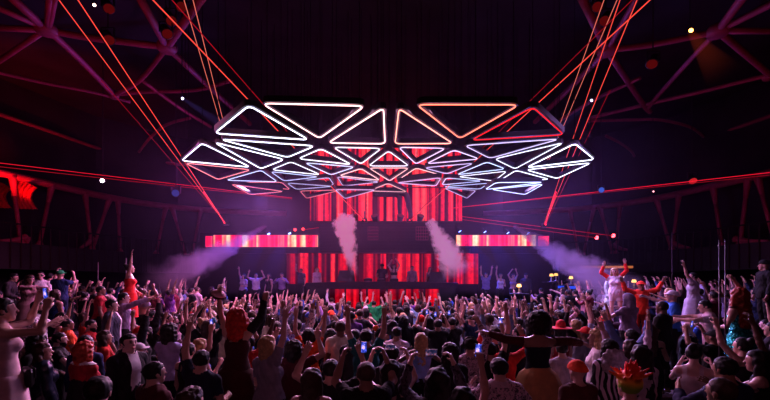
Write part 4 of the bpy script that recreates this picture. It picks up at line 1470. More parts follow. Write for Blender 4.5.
def hair_mesh(style):
    if style in HAIR:
        return HAIR[style]
    Fd = Field()
    h, amp, fr = .012, .004, 120
    crown = lambda r, back=0.0: Fd.add((0, -.024 - back, .036), (0, .004, .042), r, r, .02, 'h')
    cut = (.058, .030, -.055)                                   # hairline height, side-burn depth, nape height
    if style == 'short':
        crown(.0935); amp = .005
    elif style == 'buzz':
        crown(.0885); amp = .002; h = .010
    elif style == 'quiff':
        crown(.094); Fd.add((-.03, .045, .105), (.03, .045, .105), .032, .032, .03, 'h'); amp = .007
    elif style == 'bob':
        crown(.100); amp = .007; cut = (.062, .028, -.5)
        for q in (-1, 1):
            Fd.add((q * .072, -.02, .02), (q * .082, .0, -.12), .042, .034, .03, 'h')
        Fd.add((0, -.06, .02), (0, -.07, -.12), .075, .07, .03, 'h')
    elif style == 'long':
        crown(.099); amp = .008; fr = 70; cut = (.062, .028, -.9)
        for q in (-1, 1):
            Fd.add((q * .072, -.03, .02), (q * .095, -.02, -.26), .040, .034, .03, 'h')
        Fd.add((0, -.06, .02), (0, -.115, -.34), .085, .095, .03, 'h', f=(0, 1, 0), s=.55)
    elif style == 'verylong':
        crown(.102); amp = .012; fr = 60; cut = (.062, .028, -1.2)
        for q in (-1, 1):
            Fd.add((q * .075, -.03, .02), (q * .125, -.02, -.34), .045, .045, .03, 'h')
        Fd.add((0, -.06, .02), (0, -.13, -.50), .10, .13, .03, 'h', f=(0, 1, 0), s=.55)
    elif style == 'bun':
        crown(.094); Fd.add((0, -.085, .115), (0, -.09, .12), .05, .05, .015, 'h'); amp = .004
    elif style == 'ponytail':
        crown(.094); amp = .006
        Fd.add((0, -.10, .06), (0, -.135, .02), .03, .035, .02, 'h'); Fd.add((0, -.135, .02), (0, -.15, -.25), .035, .018, .02, 'h'); cut = (.058, .03, -.5)
    elif style == 'curly':
        crown(.115); amp = .016; fr = 85; cut = (.066, .022, -.3)
        for q in (-1, 1):
            Fd.add((q * .085, -.03, .02), (q * .09, -.03, -.09), .045, .05, .03, 'h')
        Fd.add((0, -.07, .0), (0, -.08, -.10), .08, .075, .03, 'h')
    elif style == 'afro':
        Fd.add((0, -.045, .05), (0, -.035, .06), .162, .162, .02, 'h'); amp = .012; fr = 95; cut = (.075, .012, -.5)
    elif style == 'bigwig':
        Fd.add((0, -.03, .05), (0, -.03, .06), .135, .135, .02, 'h'); amp = .014; fr = 70; cut = (.070, .020, -1.2)
        for q in (-1, 1):
            Fd.add((q * .10, -.03, .02), (q * .15, -.03, -.25), .06, .065, .04, 'h')
        Fd.add((0, -.08, .0), (0, -.14, -.40), .12, .14, .04, 'h', f=(0, 1, 0), s=.6)
    elif style == 'wig':
        Fd.add((0, -.03, .05), (0, -.03, .06), .130, .130, .02, 'h'); amp = .013; fr = 75; cut = (.070, .020, -1.2)
        for q in (-1, 1):
            Fd.add((q * .095, -.03, .02), (q * .125, -.03, -.12), .055, .05, .04, 'h')
        Fd.add((0, -.08, .0), (0, -.11, -.16), .115, .11, .04, 'h', f=(0, 1, 0), s=.65)
    elif style == 'shag':
        Fd.add((0, -.10, -.10), (0, -.09, -.17), .15, .19, .03, 'h', f=(0, 1, 0), s=.7); amp = .016; fr = 60; cut = None
    elif style == 'cap':
        crown(.102); h = .010; amp = 0; cut = (.040, -.30, .034)
        Fd.add((-.045, .085, .052), (.045, .085, .052), .070, .070, .008, 'h', f=(0, 0, 1), s=.14)
        Fd.add((0, -.01, .145), (0, -.008, .146), .012, .012, .008, 'h')
    elif style == 'backcap':
        crown(.102); h = .010; amp = 0; cut = (.040, -.30, .030)
        Fd.add((-.04, -.10, .045), (.04, -.10, .045), .065, .065, .008, 'h', f=(0, -.3, 1), s=.16)
    elif style == 'beanie':
        Fd.add((0, -.022, .045), (0, .0, .075), .101, .088, .02, 'h'); h = .011; amp = .003; cut = (.045, -.3, .010)
        Fd.add((0, -.03, .03), (0, .012, .055), .108, .106, .004, 'h')
    elif style == 'durag':
        crown(.098); h = .010; amp = .002; cut = (.052, .0, -.04)
        Fd.add((0, -.10, .02), (0, -.14, -.12), .03, .022, .02, 'h', f=(0, 1, 0), s=.5)
    elif style == 'widehat':
        Fd.add((0, -.01, .06), (0, -.01, .13), .10, .085, .02, 'h'); h = .011; amp = .002; cut = None
        Fd.add((0, -.01, .060), (0, -.0101, .061), .205, .205, .02, 'h', f=(0, .1, 1), s=.09)
    elif style == 'plume':
        crown(.100); amp = .004; cut = (.058, .02, -.06)
        r2 = random.Random(4)
        for i in range(46):
            th, ph = r2.uniform(0, 6.28), r2.uniform(.0, 1.25)
            d = V3(math.sin(ph) * math.cos(th), math.sin(ph) * math.sin(th) - .1, math.cos(ph) * .9 + .1)
            Fd.add(V3(0, -.01, .04) + d * .07, V3(0, -.01, .04) + unit(d) * r2.uniform(.16, .22), .020, .007, .012, 'h')
    elif style == 'pompoms':
        h = .010; amp = .006; fr = 160; cut = None
        for q in (-1, 1):
            Fd.add((q * .062, -.02, .145), (q * .0621, -.02, .145), .052, .052, .008, 'h')
            Fd.add((q * .03, -.015, .108), (q * .06, -.02, .13), .013, .013, .01, 'h')
            Fd.add((q * .03, -.015, .108), (q * .085, -.015, .03), .012, .012, .01, 'h')
        Fd.add((-.03, -.015, .112), (.03, -.015, .112), .013, .013, .01, 'h')
    elif style == 'headphones':
        h = .009; amp = 0; cut = None
        pts = [V3(.098 * math.cos(a), -.012, .015 + .118 * math.sin(a)) for a in np.linspace(0, math.pi, 10)]
        for a, b in zip(pts, pts[1:]):
            Fd.add(a, b, .013, .013, .006, 'h')
        for q in (-1, 1):
            Fd.add((q * .092, -.012, .0), (q * .104, -.012, .0), .036, .034, .006, 'h')
    elif style == 'hood':
        crown(.112); amp = .004; cut = (.075, .045, -.5)
        for q in (-1, 1):
            Fd.add((q * .085, -.01, .02), (q * .085, .0, -.10), .035, .045, .04, 'h')
        Fd.add((0, -.07, .0), (0, -.08, -.14), .09, .10, .04, 'h')
    Fv, lo = Fd.grid(h)
    if cut:
        n = Fv.shape
        X = [lo[i] + h * np.arange(n[i]) for i in range(3)]
        yy, zz = X[1][None, :, None], X[2][None, None, :]
        keep = np.minimum(cut[0] - zz + 0.25 * np.maximum(0, .0), np.maximum(yy - cut[1] - .35 * np.maximum(0, -zz - .02), cut[2] - zz))
        Fv = np.maximum(Fv, np.broadcast_to(keep, n))
    V, Q = surface_net(Fv, lo, h)
    N = vnormals(V, Q)
    if amp:
        V = wobble(V, N, amp, fr)
    HAIR[style] = make_mesh('hair_shape', V, Q, None)
    return HAIR[style]


HAT_STYLES = {'cap': 'cap', 'backcap': 'cap', 'beanie': 'beanie', 'durag': 'headscarf', 'widehat': 'hat', 'plume': 'feather_headdress', 'pompoms': 'pompom_headband', 'headphones': 'headphones', 'hood': 'hood', 'shag': 'fur_collar'}
_hair_with = {}


def hair_obj(style, mat, color, parent, o):
    key = (style, mat)
    if key not in _hair_with:
        me = hair_mesh(style).copy()
        me.materials.clear(); me.materials.append(mat)
        _hair_with[key] = me
    ob = bpy.data.objects.new(HAT_STYLES.get(style, 'hair'), _hair_with[key])
    COL.objects.link(ob)
    ob.parent = parent
    R = Matrix(o['Rh'].tolist()).to_4x4()
    ob.matrix_local = Matrix.Translation(Vector(o['hc'])) @ R
    ob.color = (*color, 1)
    return ob


# ------------------------------------------------------------------ poses (x right, y forward, z up, in the body's own frame)
UP = (0, 0, 1)
POSES = {
    'idle': dict(ru=(.22, .05, -1), rf=(.05, .3, -1), lu=(-.22, .05, -1), lf=(-.05, .3, -1), rp=(-1, 0, 0), lp=(1, 0, 0), rc=.45, lc=.45, pitch=.12),
    'bothup': dict(ru=(.42, .12, 1), rf=(.05, .22, 1), lu=(-.40, .10, 1), lf=(-.02, .25, 1), rp=(0, 1, 0), lp=(0, 1, 0), rc=.12, lc=.18, pitch=.2),
    'vee': dict(ru=(.75, .12, .85), rf=(.25, .15, 1), lu=(-.7, .12, .9), lf=(-.3, .15, 1), rp=(-.3, 1, 0), lp=(.3, 1, 0), rc=.08, lc=.1, pitch=.25, lean=.05),
    'bent': dict(ru=(.85, .2, .45), rf=(-.35, .2, 1), lu=(-.85, .2, .45), lf=(.4, .25, 1), rp=(0, 1, .1), lp=(0, 1, .1), rc=.35, lc=.3, pitch=.15),
    'rup': dict(ru=(.35, .2, 1), rf=(-.02, .2, 1), lu=(-.3, .15, -1), lf=(.15, 1, .1), rp=(-.2, 1, 0), lp=(.7, 0, -.5), rc=.15, lc=.8, pitch=.18, side=-.06),
    'lup': dict(lu=(-.35, .2, 1), lf=(.02, .2, 1), ru=(.3, .15, -1), rf=(-.15, 1, .1), lp=(.2, 1, 0), rp=(-.7, 0, -.5), lc=.1, rc=.8, pitch=.18, side=.06),
    'fist': dict(ru=(.5, .3, .8), rf=(.05, .35, 1), lu=(-.35, .3, -1), lf=(.3, .9, .35), rp=(-1, .2, 0), lp=(1, 0, 0), rc=1.35, lc=1.2, pitch=.1, lean=.06),
    'phone2': dict(ru=(.38, .72, .28), rf=(-.30, .40, .95), lu=(-.38, .72, .28), lf=(.30, .40, .95), rp=(-.9, .35, 0), lp=(.9, .35, 0), rc=.75, lc=.75, pitch=.18),
    'phone1': dict(ru=(.35, .45, .75), rf=(-.08, .25, 1), lu=(-.25, .1, -1), lf=(.0, .5, -1), rp=(-.4, 1, 0), lp=(1, 0, 0), rc=.85, lc=.45, pitch=.22),
    'phone1l': dict(lu=(-.35, .45, .75), lf=(.08, .25, 1), ru=(.25, .1, -1), rf=(.0, .5, -1), lp=(.4, 1, 0), rp=(-1, 0, 0), lc=.85, rc=.45, pitch=.22),
    'clap': dict(ru=(.55, .5, -.45), rf=(-.55, .75, .55), lu=(-.55, .5, -.45), lf=(.55, .75, .55), rp=(-1, 0, 0), lp=(1, 0, 0), rc=.1, lc=.15, pitch=.05),
    'point': dict(ru=(.25, .95, .38), rf=(.05, 1, .40), lu=(-.25, .1, -1), lf=(.1, .8, -.5), rp=(-.3, 0, -1), lp=(1, 0, 0), rc=(.0, 1.2, 1.3, 1.3), lc=.5, pitch=.12),
    'drink': dict(ru=(.4, .25, -.9), rf=(-.2, .7, .8), lu=(-.3, .3, -1), lf=(.5, .8, .0), rp=(-1, .2, 0), lp=(0, 0, -1), rc=.9, lc=.5, pitch=.0),
    'overhead': dict(ru=(.55, .05, .9), rf=(-.6, .15, .85), lu=(-.5, .05, .95), lf=(.5, .15, .9), rp=(-.5, 1, 0), lp=(.5, 1, 0), rc=.5, lc=.4, pitch=.1),
    # single-use poses
    'redwig': dict(lu=(-.42, .10, 1), lf=(-.12, .08, 1), ru=(.52, .15, .75), rf=(.10, .25, 1), lp=(.3, 1, .2), rp=(-.2, 1, 0), lc=(.3, .5, .8, .9), rc=.9, pitch=.1, side=.03),
    'wide': dict(lu=(-1, .15, .12), lf=(-.85, .55, .30), ru=(1, .1, .02), rf=(1, .3, -.18), lp=(0, .3, -1), rp=(0, .3, -1), lc=.25, rc=.3, pitch=.1),
    'teal': dict(ru=(.02, .22, .95), rf=(-.62, .12, .85), lu=(-.3, .2, -1), lf=(.3, .8, -.1), rp=(-.5, 1, 0), lp=(1, 0, 0), rc=1.2, lc=.8, pitch=.1, side=-.04, roll=-.1),
    'robe': dict(lu=(-.45, .25, .85), lf=(-.35, .1, 1), ru=(.25, -.05, -1), rf=(.1, .2, -1), lp=(.3, 1, 0), rp=(-1, 0, 0), lc=.1, rc=.4, yaw=.5, pitch=.15),
    'harlequin': dict(lu=(-.75, .15, .75), lf=(.15, .15, 1), ru=(.8, .15, .65), rf=(-.35, .15, 1), lp=(0, 1, 0), rp=(0, 1, 0), lc=.5, rc=.5, pitch=.0, side=.05, ll=(.05, .05)),
    'redjacket': dict(lu=(-.9, .2, .35), lf=(-.45, .2, 1), ru=(.9, .2, .35), rf=(.40, .2, 1), lp=(.2, 1, 0), rp=(-.2, 1, 0), lc=.15, rc=.2, pitch=.05),
    'reddress': dict(ru=(.45, .25, .85), rf=(.15, .1, 1), lu=(-.3, .1, -1), lf=(.25, .6, -.5), rp=(-.2, 1, 0), lp=(1, 0, 0), rc=.1, lc=.5, pitch=.2, side=-.06),
    'hug': dict(ru=(.4, .8, .1), rf=(-.35, 1, .1), lu=(-.5, .7, .0), lf=(.3, 1, .15), rp=(-1, 0, -.2), lp=(1, 0, -.2), rc=.5, lc=.5, pitch=-.15, lean=.15),
    'lean': dict(ru=(.35, .35, -.85), rf=(-.5, .8, -.1), lu=(-.35, .35, -.85), lf=(.5, .8, -.1), rp=(0, 0, -1), lp=(0, 0, -1), rc=.6, lc=.6, pitch=-.1, lean=.28),
    'selfie': dict(lu=(-.30, .80, .20), lf=(.10, .30, 1), ru=(.25, .93, .02), rf=(-.25, .25, 1), lp=(.9, .3, 0), rp=(-.9, .3, 0), rc=.8, lc=.8, pitch=.15),
    'headturn': dict(ru=(.2, .05, -1), rf=(.05, .35, -1), lu=(-.2, .05, -1), lf=(-.05, .35, -1), rp=(-1, 0, 0), lp=(1, 0, 0), rc=.45, lc=.45, pitch=.12, yaw=-.55),
    'sleeveup': dict(ru=(.40, .25, 1), rf=(-.45, .25, .9), lu=(-.3, .2, -1), lf=(.3, .8, .0), rp=(-.5, 1, 0), lp=(1, 0, 0), rc=.6, lc=.5, pitch=.15),
    'clasp': dict(ru=(.30, .75, -.35), rf=(-.35, .40, .9), lu=(-.30, .75, -.35), lf=(.35, .40, .9), rp=(-1, .1, 0), lp=(1, .1, 0), rc=1.1, lc=1.1, pitch=.05, lean=.1),
    'dj': dict(ru=(.3, .3, -.9), rf=(-.15, .9, -.15), lu=(-.3, .3, -.9), lf=(.15, .9, -.15), rp=(0, 0, -1), lp=(0, 0, -1), rc=.4, lc=.4, pitch=-.25),
}
BODIES = {}


def jitter(pose, k):
    r = random.Random(hash((pose, k)) % 9973 if False else sum(ord(c) for c in pose) * 31 + k * 17)
    q = dict(POSES[pose])
    for a in ('ru', 'rf', 'lu', 'lf'):
        v = unit(q[a])
        w = .26 if a[1] == 'f' else .20
        q[a] = tuple(v + np.array([r.uniform(-w, w), r.uniform(-w, w) * .8, r.uniform(-w, w) * .5]))
    q['yaw'] = q.get('yaw', 0) + r.uniform(-.35, .35); q['lean'] = q.get('lean', 0) + r.uniform(-.06, .10); q['side'] = q.get('side', 0) + r.uniform(-.09, .09)
    q['roll'] = r.uniform(-.12, .12)
    for a in ('rc', 'lc'):
        if not isinstance(q[a], tuple):
            q[a] = max(.05, q[a] + r.uniform(-.15, .5))
    return q


for _p in ('bothup', 'vee', 'bent', 'rup', 'lup', 'fist', 'overhead'):
    for _k in (1, 2, 3):
        POSES[_p + '~%d' % _k] = jitter(_p, _k)


def body(pose, female=False, h=0.0125):
    k = (pose, female, h)
    if k not in BODIES:
        BODIES[k] = Body(pose, POSES[pose], female, h)
    return BODIES[k]


SKINS = {'fair': (.74, .50, .45), 'tan': (.60, .38, .31), 'brown': (.36, .20, .15), 'dark': (.15, .08, .06)}
HAIRC = {'black': (.012, .010, .010), 'brown': (.06, .03, .018), 'blond': (.45, .30, .14), 'red': (.45, .05, .02), 'grey': (.35, .33, .35)}
PEOPLE = []                                                  # (x, y, radius) already taken
UPRIGHT_TOP = 1.60


def person(pose, female, x, y, z, yaw, scale, skin, garments, hair, label, group=None, h=0.0125, extra=()):
    """garments: [(part name, kind, colour, material key)], hair: (style, colour) or None"""
    b = body(pose, female, h)
    o = bpy.data.objects.new('person', b.mesh)
    COL.objects.link(o)
    o.location = (x, y, z); o.rotation_euler = (0, 0, yaw); o.scale = (scale,) * 3
    o.color = (*skin, 1)
    tag(o, label, 'person', group)
    for nm, kind, col_, mk in garments:
        if isinstance(kind, tuple):
            me = b.skirt(kind[0], kind[1], kind[2], M[mk], *kind[3:])
        else:
            me = b.garment(kind, M[mk])
        if me is None:
            continue
        g = bpy.data.objects.new(nm, me)
        COL.objects.link(g); g.parent = o; g.color = (*col_, 1)
    for hs in ([hair] if hair else []) + list(extra):
        st, hc_ = hs[0], hs[1]
        hat = st in HAT_STYLES
        hair_obj(st, M['plume'] if st == 'plume' else M['hair'] if not hat or st == 'shag' else M['cloth'], hc_, o, b.o)
    PEOPLE.append((x, y, .26 * scale))
    o['_pose'] = pose
    return o, b


def world_pt(o, p):
    s = o.scale[0]
    c, sn = math.cos(o.rotation_euler[2]), math.sin(o.rotation_euler[2])
    return Vector((o.location[0] + s * (c * p[0] - sn * p[1]), o.location[1] + s * (sn * p[0] + c * p[1]), o.location[2] + s * p[2]))


M['phone_screen'] = mat_led('phone_picture', [(0.36, (0.02, 0.03, 0.25)), (0.47, (0.10, 0.16, 0.9)), (0.55, (0.75, 0.5, 1.0)), (0.62, (1.0, 0.9, 1.0)), (0.70, (0.9, 0.1, 0.4))], 22.0, 1.0, 2.2)
M['phone_screen'].node_tree.nodes['Mapping'].inputs['Scale'].default_value = (22, 1, 16)


def phone(o, b, label, hand=None, bright=1.0, tilt=.15, wide=False, pyaw=None):
    """a smartphone between or in the hands, its screen towards the holder's face"""
    q = b.o
    if hand is None:
        p = (q['hand1'] + q['hand-1']) / 2 + V3(0, .0, .02)
    else:
        p = q['hand%d' % hand] + V3(0, .0, .03)
    w = world_pt(o, p)
    r = empty('smartphone', w, o.rotation_euler[2])
    r.scale = [.78 * v for v in o.scale]
    r.rotation_euler = (tilt, 0, o.rotation_euler[2] if pyaw is None else pyaw)
    tag(r, label, 'phone')
    a, c = (.040, .078) if not wide else (.078, .040)
    MB().box((-a, -.005, -c), (a, .005, c), .004).build('phone_case', M['plastic'], r)
    m = M['phone_screen'] if bright >= 1 else M['phone_dim']
    MB().add([(-a * .92, -.0056, -c * .93), (a * .92, -.0056, -c * .93), (a * .92, -.0056, c * .93), (-a * .92, -.0056, c * .93)], [(0, 1, 2, 3)]).build('phone_screen', m, r)
    return r


M['phone_dim'] = mat_led('phone_picture_dim', [(0.36, (0.005, 0.006, 0.03)), (0.5, (0.05, 0.05, 0.14)), (0.62, (0.4, 0.12, 0.16)), (0.72, (0.2, 0.3, 0.6))], 22.0, 0.8, 7.0)
M['phone_dim'].node_tree.nodes['Mapping'].inputs['Scale'].default_value = (22, 1, 16)
# =================================================================== PEOPLE WHO STAND OUT
WHITE = (.72, .70, .72); BLACK = (.012, .011, .014); RED = (.60, .02, .02); ORANGE = (.85, .13, .03); NAVY = (.02, .03, .09); GREY = (.22, .20, .23); PINK = (.72, .45, .50)
MAROON = (.14, .012, .018); TEAL = (.02, .22, .24); BLUE = (.04, .13, .55); DENIM = (.10, .14, .28); GREEN = (.02, .28, .10); CREAM = (.62, .48, .36); GOLD = (.62, .36, .15); LILAC = (.45, .34, .52); LBLUE = (.22, .42, .62)
FA, TA, BR, DK = SKINS['fair'], SKINS['tan'], SKINS['brown'], SKINS['dark']
HB, HN, HBL, HR_, HG = HAIRC['black'], HAIRC['brown'], HAIRC['blond'], HAIRC['red'], HAIRC['grey']


def bench(x, y, z, label, w=1.0, d=.62):
    r = empty('banquette_bench', (x, y, 0)); tag(r, label, 'bench')
    BENCHES.append((x, y))
    base = 0.0
    if abs(x) > DECKX and y > 10.2:
        base = DECK
    z -= .004
    r.location.z = base
    hh = z - base
    MB().box((-w / 2, -d / 2, hh * .55), (w / 2, d / 2, hh), min(.05, hh * .2)).build('seat_cushion', M['velvet'], r)
    MB().box((-w / 2 + .04, -d / 2 + .04, 0), (w / 2 - .04, d / 2 - .04, hh * .55)).build('plinth', M['black'], r)
    return r


HERO_PX = []
BENCHES = []


def hero(px, py, Y, pose, fem, rel, sc, skin, gar, hair, label, extra=(), ph=None, h=.0115, stand=None, face=None):
    b = body(pose, fem, h)
    hc = np.array(b.o['hc']) * sc
    fl = 0.0
    if Y in ('f', 'd'):
        fl = DECK if Y == 'd' else 0.0
        Y = (CAMZ - hc[2] - fl) * F_PX / (py - HOR)
    hp = P(px, py, Y)
    yaw = (math.atan2(hp.x, 21.5 - hp.y) if face is None else 0) + math.radians(rel if face is None else face)
    c, s = math.cos(yaw), math.sin(yaw)
    x, y, z = hp.x - (c * hc[0] - s * hc[1]), hp.y - (s * hc[0] + c * hc[1]), hp.z - hc[2]
    if stand is None and z < fl + .03:
        z = fl
    o, b = person(pose, fem, x, y, z, yaw, sc, skin, gar, hair, label, None, h, extra)
    if stand:
        bench(x, y, z, stand)
    HERO_PX.append((px, py, label))
    if ph:
        phone(o, b, **ph)
    return o, b


def g_(*a):
    """(part name, garment kind, colour, material)"""
    return [(n, k, c, m) for n, k, c, m in a]


T_ = lambda c, m='cloth': ('trousers', 'trousers', c, m)

# ---- raised group by the red drapes
hero(13.5, 278, 12.2, 'lean', False, -20, 1.0, TA, g_(('shirt', 'jacket', (.05, .04, .05), 'cloth'), T_(BLACK)), ('quiff', HB), 'dark haired man in a dark shirt leaning forward on a bench, leftmost of its group', stand='dark banquette bench under the leaning dark shirted man')
hero(30, 280, 11.2, 'hug', True, -75, .98, TA, g_(('robe', 'longsleeve', (.42, .26, .27), 'cloth'), ('robe_skirt', (1.08, .12, .16), (.42, .26, .27), 'cloth')), ('bob', HN), 'person in a long dusty pink robe reaching toward the white suited man', extra=[], stand='dark banquette bench under the person in the pink robe')
hero(40.5, 276, 12.7, 'idle', False, -20, 1.02, TA, g_(('shirt', 'longsleeve', WHITE, 'cloth'), T_((.66, .60, .64)), ('sunglasses', 'sunglasses', BLACK, 'leather'), ('shoes', 'shoes', BLACK, 'leather')), ('buzz', HB), 'man in white shirt and white trousers with sunglasses standing among the raised left side group', face=-150, stand='dark banquette bench under the man all in white')
hero(60.5, 275, 12.1, 'selfie', False, 55, 1.0, TA, g_(('shirt', 'tee', (.02, .04, .14), 'cloth'), T_(NAVY)), ('cap', GREEN), 'man in a green cap and navy clothes, arms out beside the white suited man', stand='dark banquette bench under the man in the green cap')
hero(50, 277, 13.8, 'idle', True, 60, 1.0, TA, g_(('shirt', 'longsleeve', (.08, .04, .06), 'cloth'), T_(BLACK)), ('short', HB), 'dark figure peering from behind between the man in white and the green cap', stand='dark banquette bench behind the man in white')
hero(130, 269, 11.6, 'reddress', True, -35, 1.0, TA, g_(('dress', 'strapless', (.75, .02, .02), 'cloth'), ('dress_skirt', (1.0, .30, .05, .85, 6, .03), (.75, .02, .02), 'cloth')), ('bun', HB), 'woman in a long red dress with one arm raised, standing above the crowd', stand='dark banquette bench under the woman in the red dress')
# ---- lower left crowd
o, b = hero(3, 311, 4.3, 'selfie', True, -18, 1.0, TA, g_(('dress', 'tank', (.66, .48, .50), 'cloth'), ('dress_skirt', (1.02, .42, .10), (.66, .48, .50), 'cloth')), ('short', HB), 'woman in a pale pink dress holding up a bright phone at the left edge', face=-42, stand='low dark step under the woman in the pale pink dress',
            ph=dict(label='bright phone held in both hands by the woman in the pale pink dress', bright=1.0, pyaw=-.25))
PINKW = (o, b)
# her belt bag
r = empty('belt_bag', world_pt(o, V3(.03, .19, .93)), o.rotation_euler[2]); tag(r, 'black leather belt bag with a gold clasp on the pale pink dress', 'bag')
MB().box((-.15, -.04, -.10), (.15, .04, .08), .03).build('bag_body', M['leather'], r, color=(.02, .018, .02))
MB().box((-.13, .04, -.02), (.13, .052, .085), .02).build('flap', M['leather'], r, color=(.025, .022, .025))
MB().box((-.022, .05, -.045), (.022, .062, .0), .008).build('clasp', M['steel'], r)
hero(38, 308, 8.2, 'clap', False, 20, 1.04, TA, g_(('shirt', 'tee', WHITE, 'print'), T_(BLACK), ('beard', 'beard', HB, 'hair')), ('short', HB), 'short haired bearded man in a white patterned tee behind the raised phone', extra=[], face=-70, stand='low dark step under the man in the white patterned tee')
hero(43, 352, 'f', 'headturn', True, -20, .97, TA, g_(('jacket', 'jacket', (.018, .025, .05), 'leather'), T_(BLACK)), ('long', HN), 'long haired woman in a dark blue leather jacket turned toward the red haired person', face=-35)
hero(60, 340, 'f', 'clap', False, 0, .96, FA, g_(('shirt', 'tee', BLACK, 'cloth'), T_(BLACK), ('beard', 'beard', HB, 'hair')), ('short', HB), 'bearded man in black with clasped hands in front of the orange tee', face=-60)
hero(68, 325, 'f', 'lup', False, 10, 1.0, BR, g_(('tee', 'tee', ORANGE, 'cloth'), T_(BLACK)), ('buzz', HB), 'man in a bright orange tee with one arm up by the left side', face=-40)
hero(85, 352, 'f', 'idle', True, 0, .98, FA, g_(('shoulder_cape', 'tee', (.42, .012, .03), 'cloth'), ('cloak', (1.27, .4, .17), (.015, .012, .015), 'cloth'), ('collar', 'collar', WHITE, 'cloth')), ('curly', HR_), 'red curly haired person seen from behind in a black cloak, red shoulders and white collar', face=-20)
hero(129, 343, 5.75, 'idle', False, 0, 1.04, FA, g_(('jacket', 'jacket', BLACK, 'cloth'), ('shirt', 'shirt_front', WHITE, 'cloth'), T_(BLACK)), ('short', HB), 'man in a black suit jacket over a white shirt front facing across the floor', face=-118)
hero(139, 352, 'f', 'idle', False, 0, .93, FA, g_(('shirt', 'tee', (.05, .05, .06), 'cloth'), T_(BLACK)), ('cap', (.62, .58, .62)), 'person in a pale cap tucked behind the black suited man', face=-70)
hero(141, 334, 'f', 'rup', False, 0, .99, TA, g_(('jacket', 'jacket', (.03, .03, .04), 'print'), T_(BLACK)), ('backcap', (.75, .03, .03)), 'man in a red cap and black and white jacket behind the pale cap', face=-60)
hero(91, 326, 'f', 'clap', False, 0, 1.0, TA, g_(('tee', 'tee', (.5, .02, .03), 'cloth'), T_(BLACK), ('beard', 'beard', HB, 'hair')), ('buzz', HB), 'bearded man in a red tee looking up above the red curls', face=-75)
hero(105, 338, 'f', 'lup', True, 0, .97, TA, g_(('top', 'tee', (.65, .03, .02), 'cloth'), T_(BLACK)), ('long', HN), 'woman in a red top with one raised arm behind the suit', face=-55)
hero(112, 306, 8.6, 'idle', False, 0, 1.04, FA, g_(('jacket', 'open_shirt', (.10, .10, .16), 'cloth'), ('shirt', 'shirt_front', (.6, .55, .62), 'cloth'), T_(BLACK)), ('short', HB), 'man in an open grey jacket over a pale shirt midway in the left side crowd', face=-70, stand='low dark step under the man in the open grey jacket')
hero(124, 298.5, 9.6, 'point', False, 0, 1.04, TA, g_(('shirt', 'longsleeve', LILAC, 'cloth'), T_(BLACK)), ('short', HB), 'man in a lilac shirt stretching an arm toward the stage below the red dress', face=-60, stand='low dark step under the man in the lilac shirt')
hero(101, 291, 11.0, 'idle', False, 0, 1.0, BR, g_(('shirt', 'tee', (.4, .02, .04), 'cloth'), T_(BLACK)), ('buzz', HB), 'dark skinned man in a dark red tee below the slim deck pole', stand='dark banquette bench under the man in the dark red tee', face=-60)
hero(84, 317, 'f', 'bothup', True, 0, .98, TA, g_(('top', 'tank', (.7, .05, .03), 'cloth'), T_(BLACK)), ('long', HN), 'woman in a red tank top with both arms up beside the grey jacket', face=-45)
hero(155, 374, 'f', 'idle', False, 0, .97, TA, g_(('jacket', 'jacket', (.10, .008, .014), 'cloth'), T_(BLACK)), ('short', HB), 'person in a maroon jacket low at the front edge of the picture', face=-35)
hero(202, 361, 'f', 'lup', False, 0, .98, TA, g_(('shirt', 'tee', (.012, .02, .05), 'cloth'), T_(BLACK)), ('short', HB), 'man with his back turned in a dark navy tee in front of the red wig', face=-5)
hero(189, 352, 'f', 'phone1', True, 0, .95, TA, g_(('top', 'tank', BLACK, 'cloth'), T_(BLACK)), ('ponytail', HB), 'woman with a dark ponytail holding a phone up beside the navy tee', face=-15,
     ph=dict(label='small bluish phone held up by the woman with the dark ponytail', hand=1))
# ---- raised woman in the red wig
o, b = hero(238, 321, 5.8, 'redwig', True, 0, 1.0, TA, g_(('dress', 'tank', (.06, .006, .008), 'cloth'), ('dress_skirt', (1.02, .30, .20), (.07, .006, .008), 'cloth'), ('sleeve', 'right_sleeve', BLACK, 'cloth')), ('wig', (.55, .02, .012)),
            'woman in a big bright red wig with both arms raised, high above the front crowd', face=-5, stand='low dark platform block under the woman in the red wig')
w_ = world_pt(o, b.o['hand-1'])
r = empty('held_cap', (w_.x - .03, w_.y, w_.z - .10), .3); tag(r, 'pink and white soft cap dangling from the red wigged woman\'s hand', 'cap')
mb = MB()
mb.lathe([(.13, -.02), (.138, .01), (.13, .05), (.105, .085), (.05, .105), (.01, .11)], 18)
c_ = mb.build('cap_crown', M['cloth'], r, smooth=True, color=(.85, .55, .60)); c_.rotation_euler = (.5, .3, 0); c_.scale = (.72, .6, .6)
MB().lathe([(.138, -.035), (.15, -.02), (.15, .01), (.138, .02)], 18).build('cap_band', M['cloth'], c_, smooth=True, color=(.10, .01, .02))
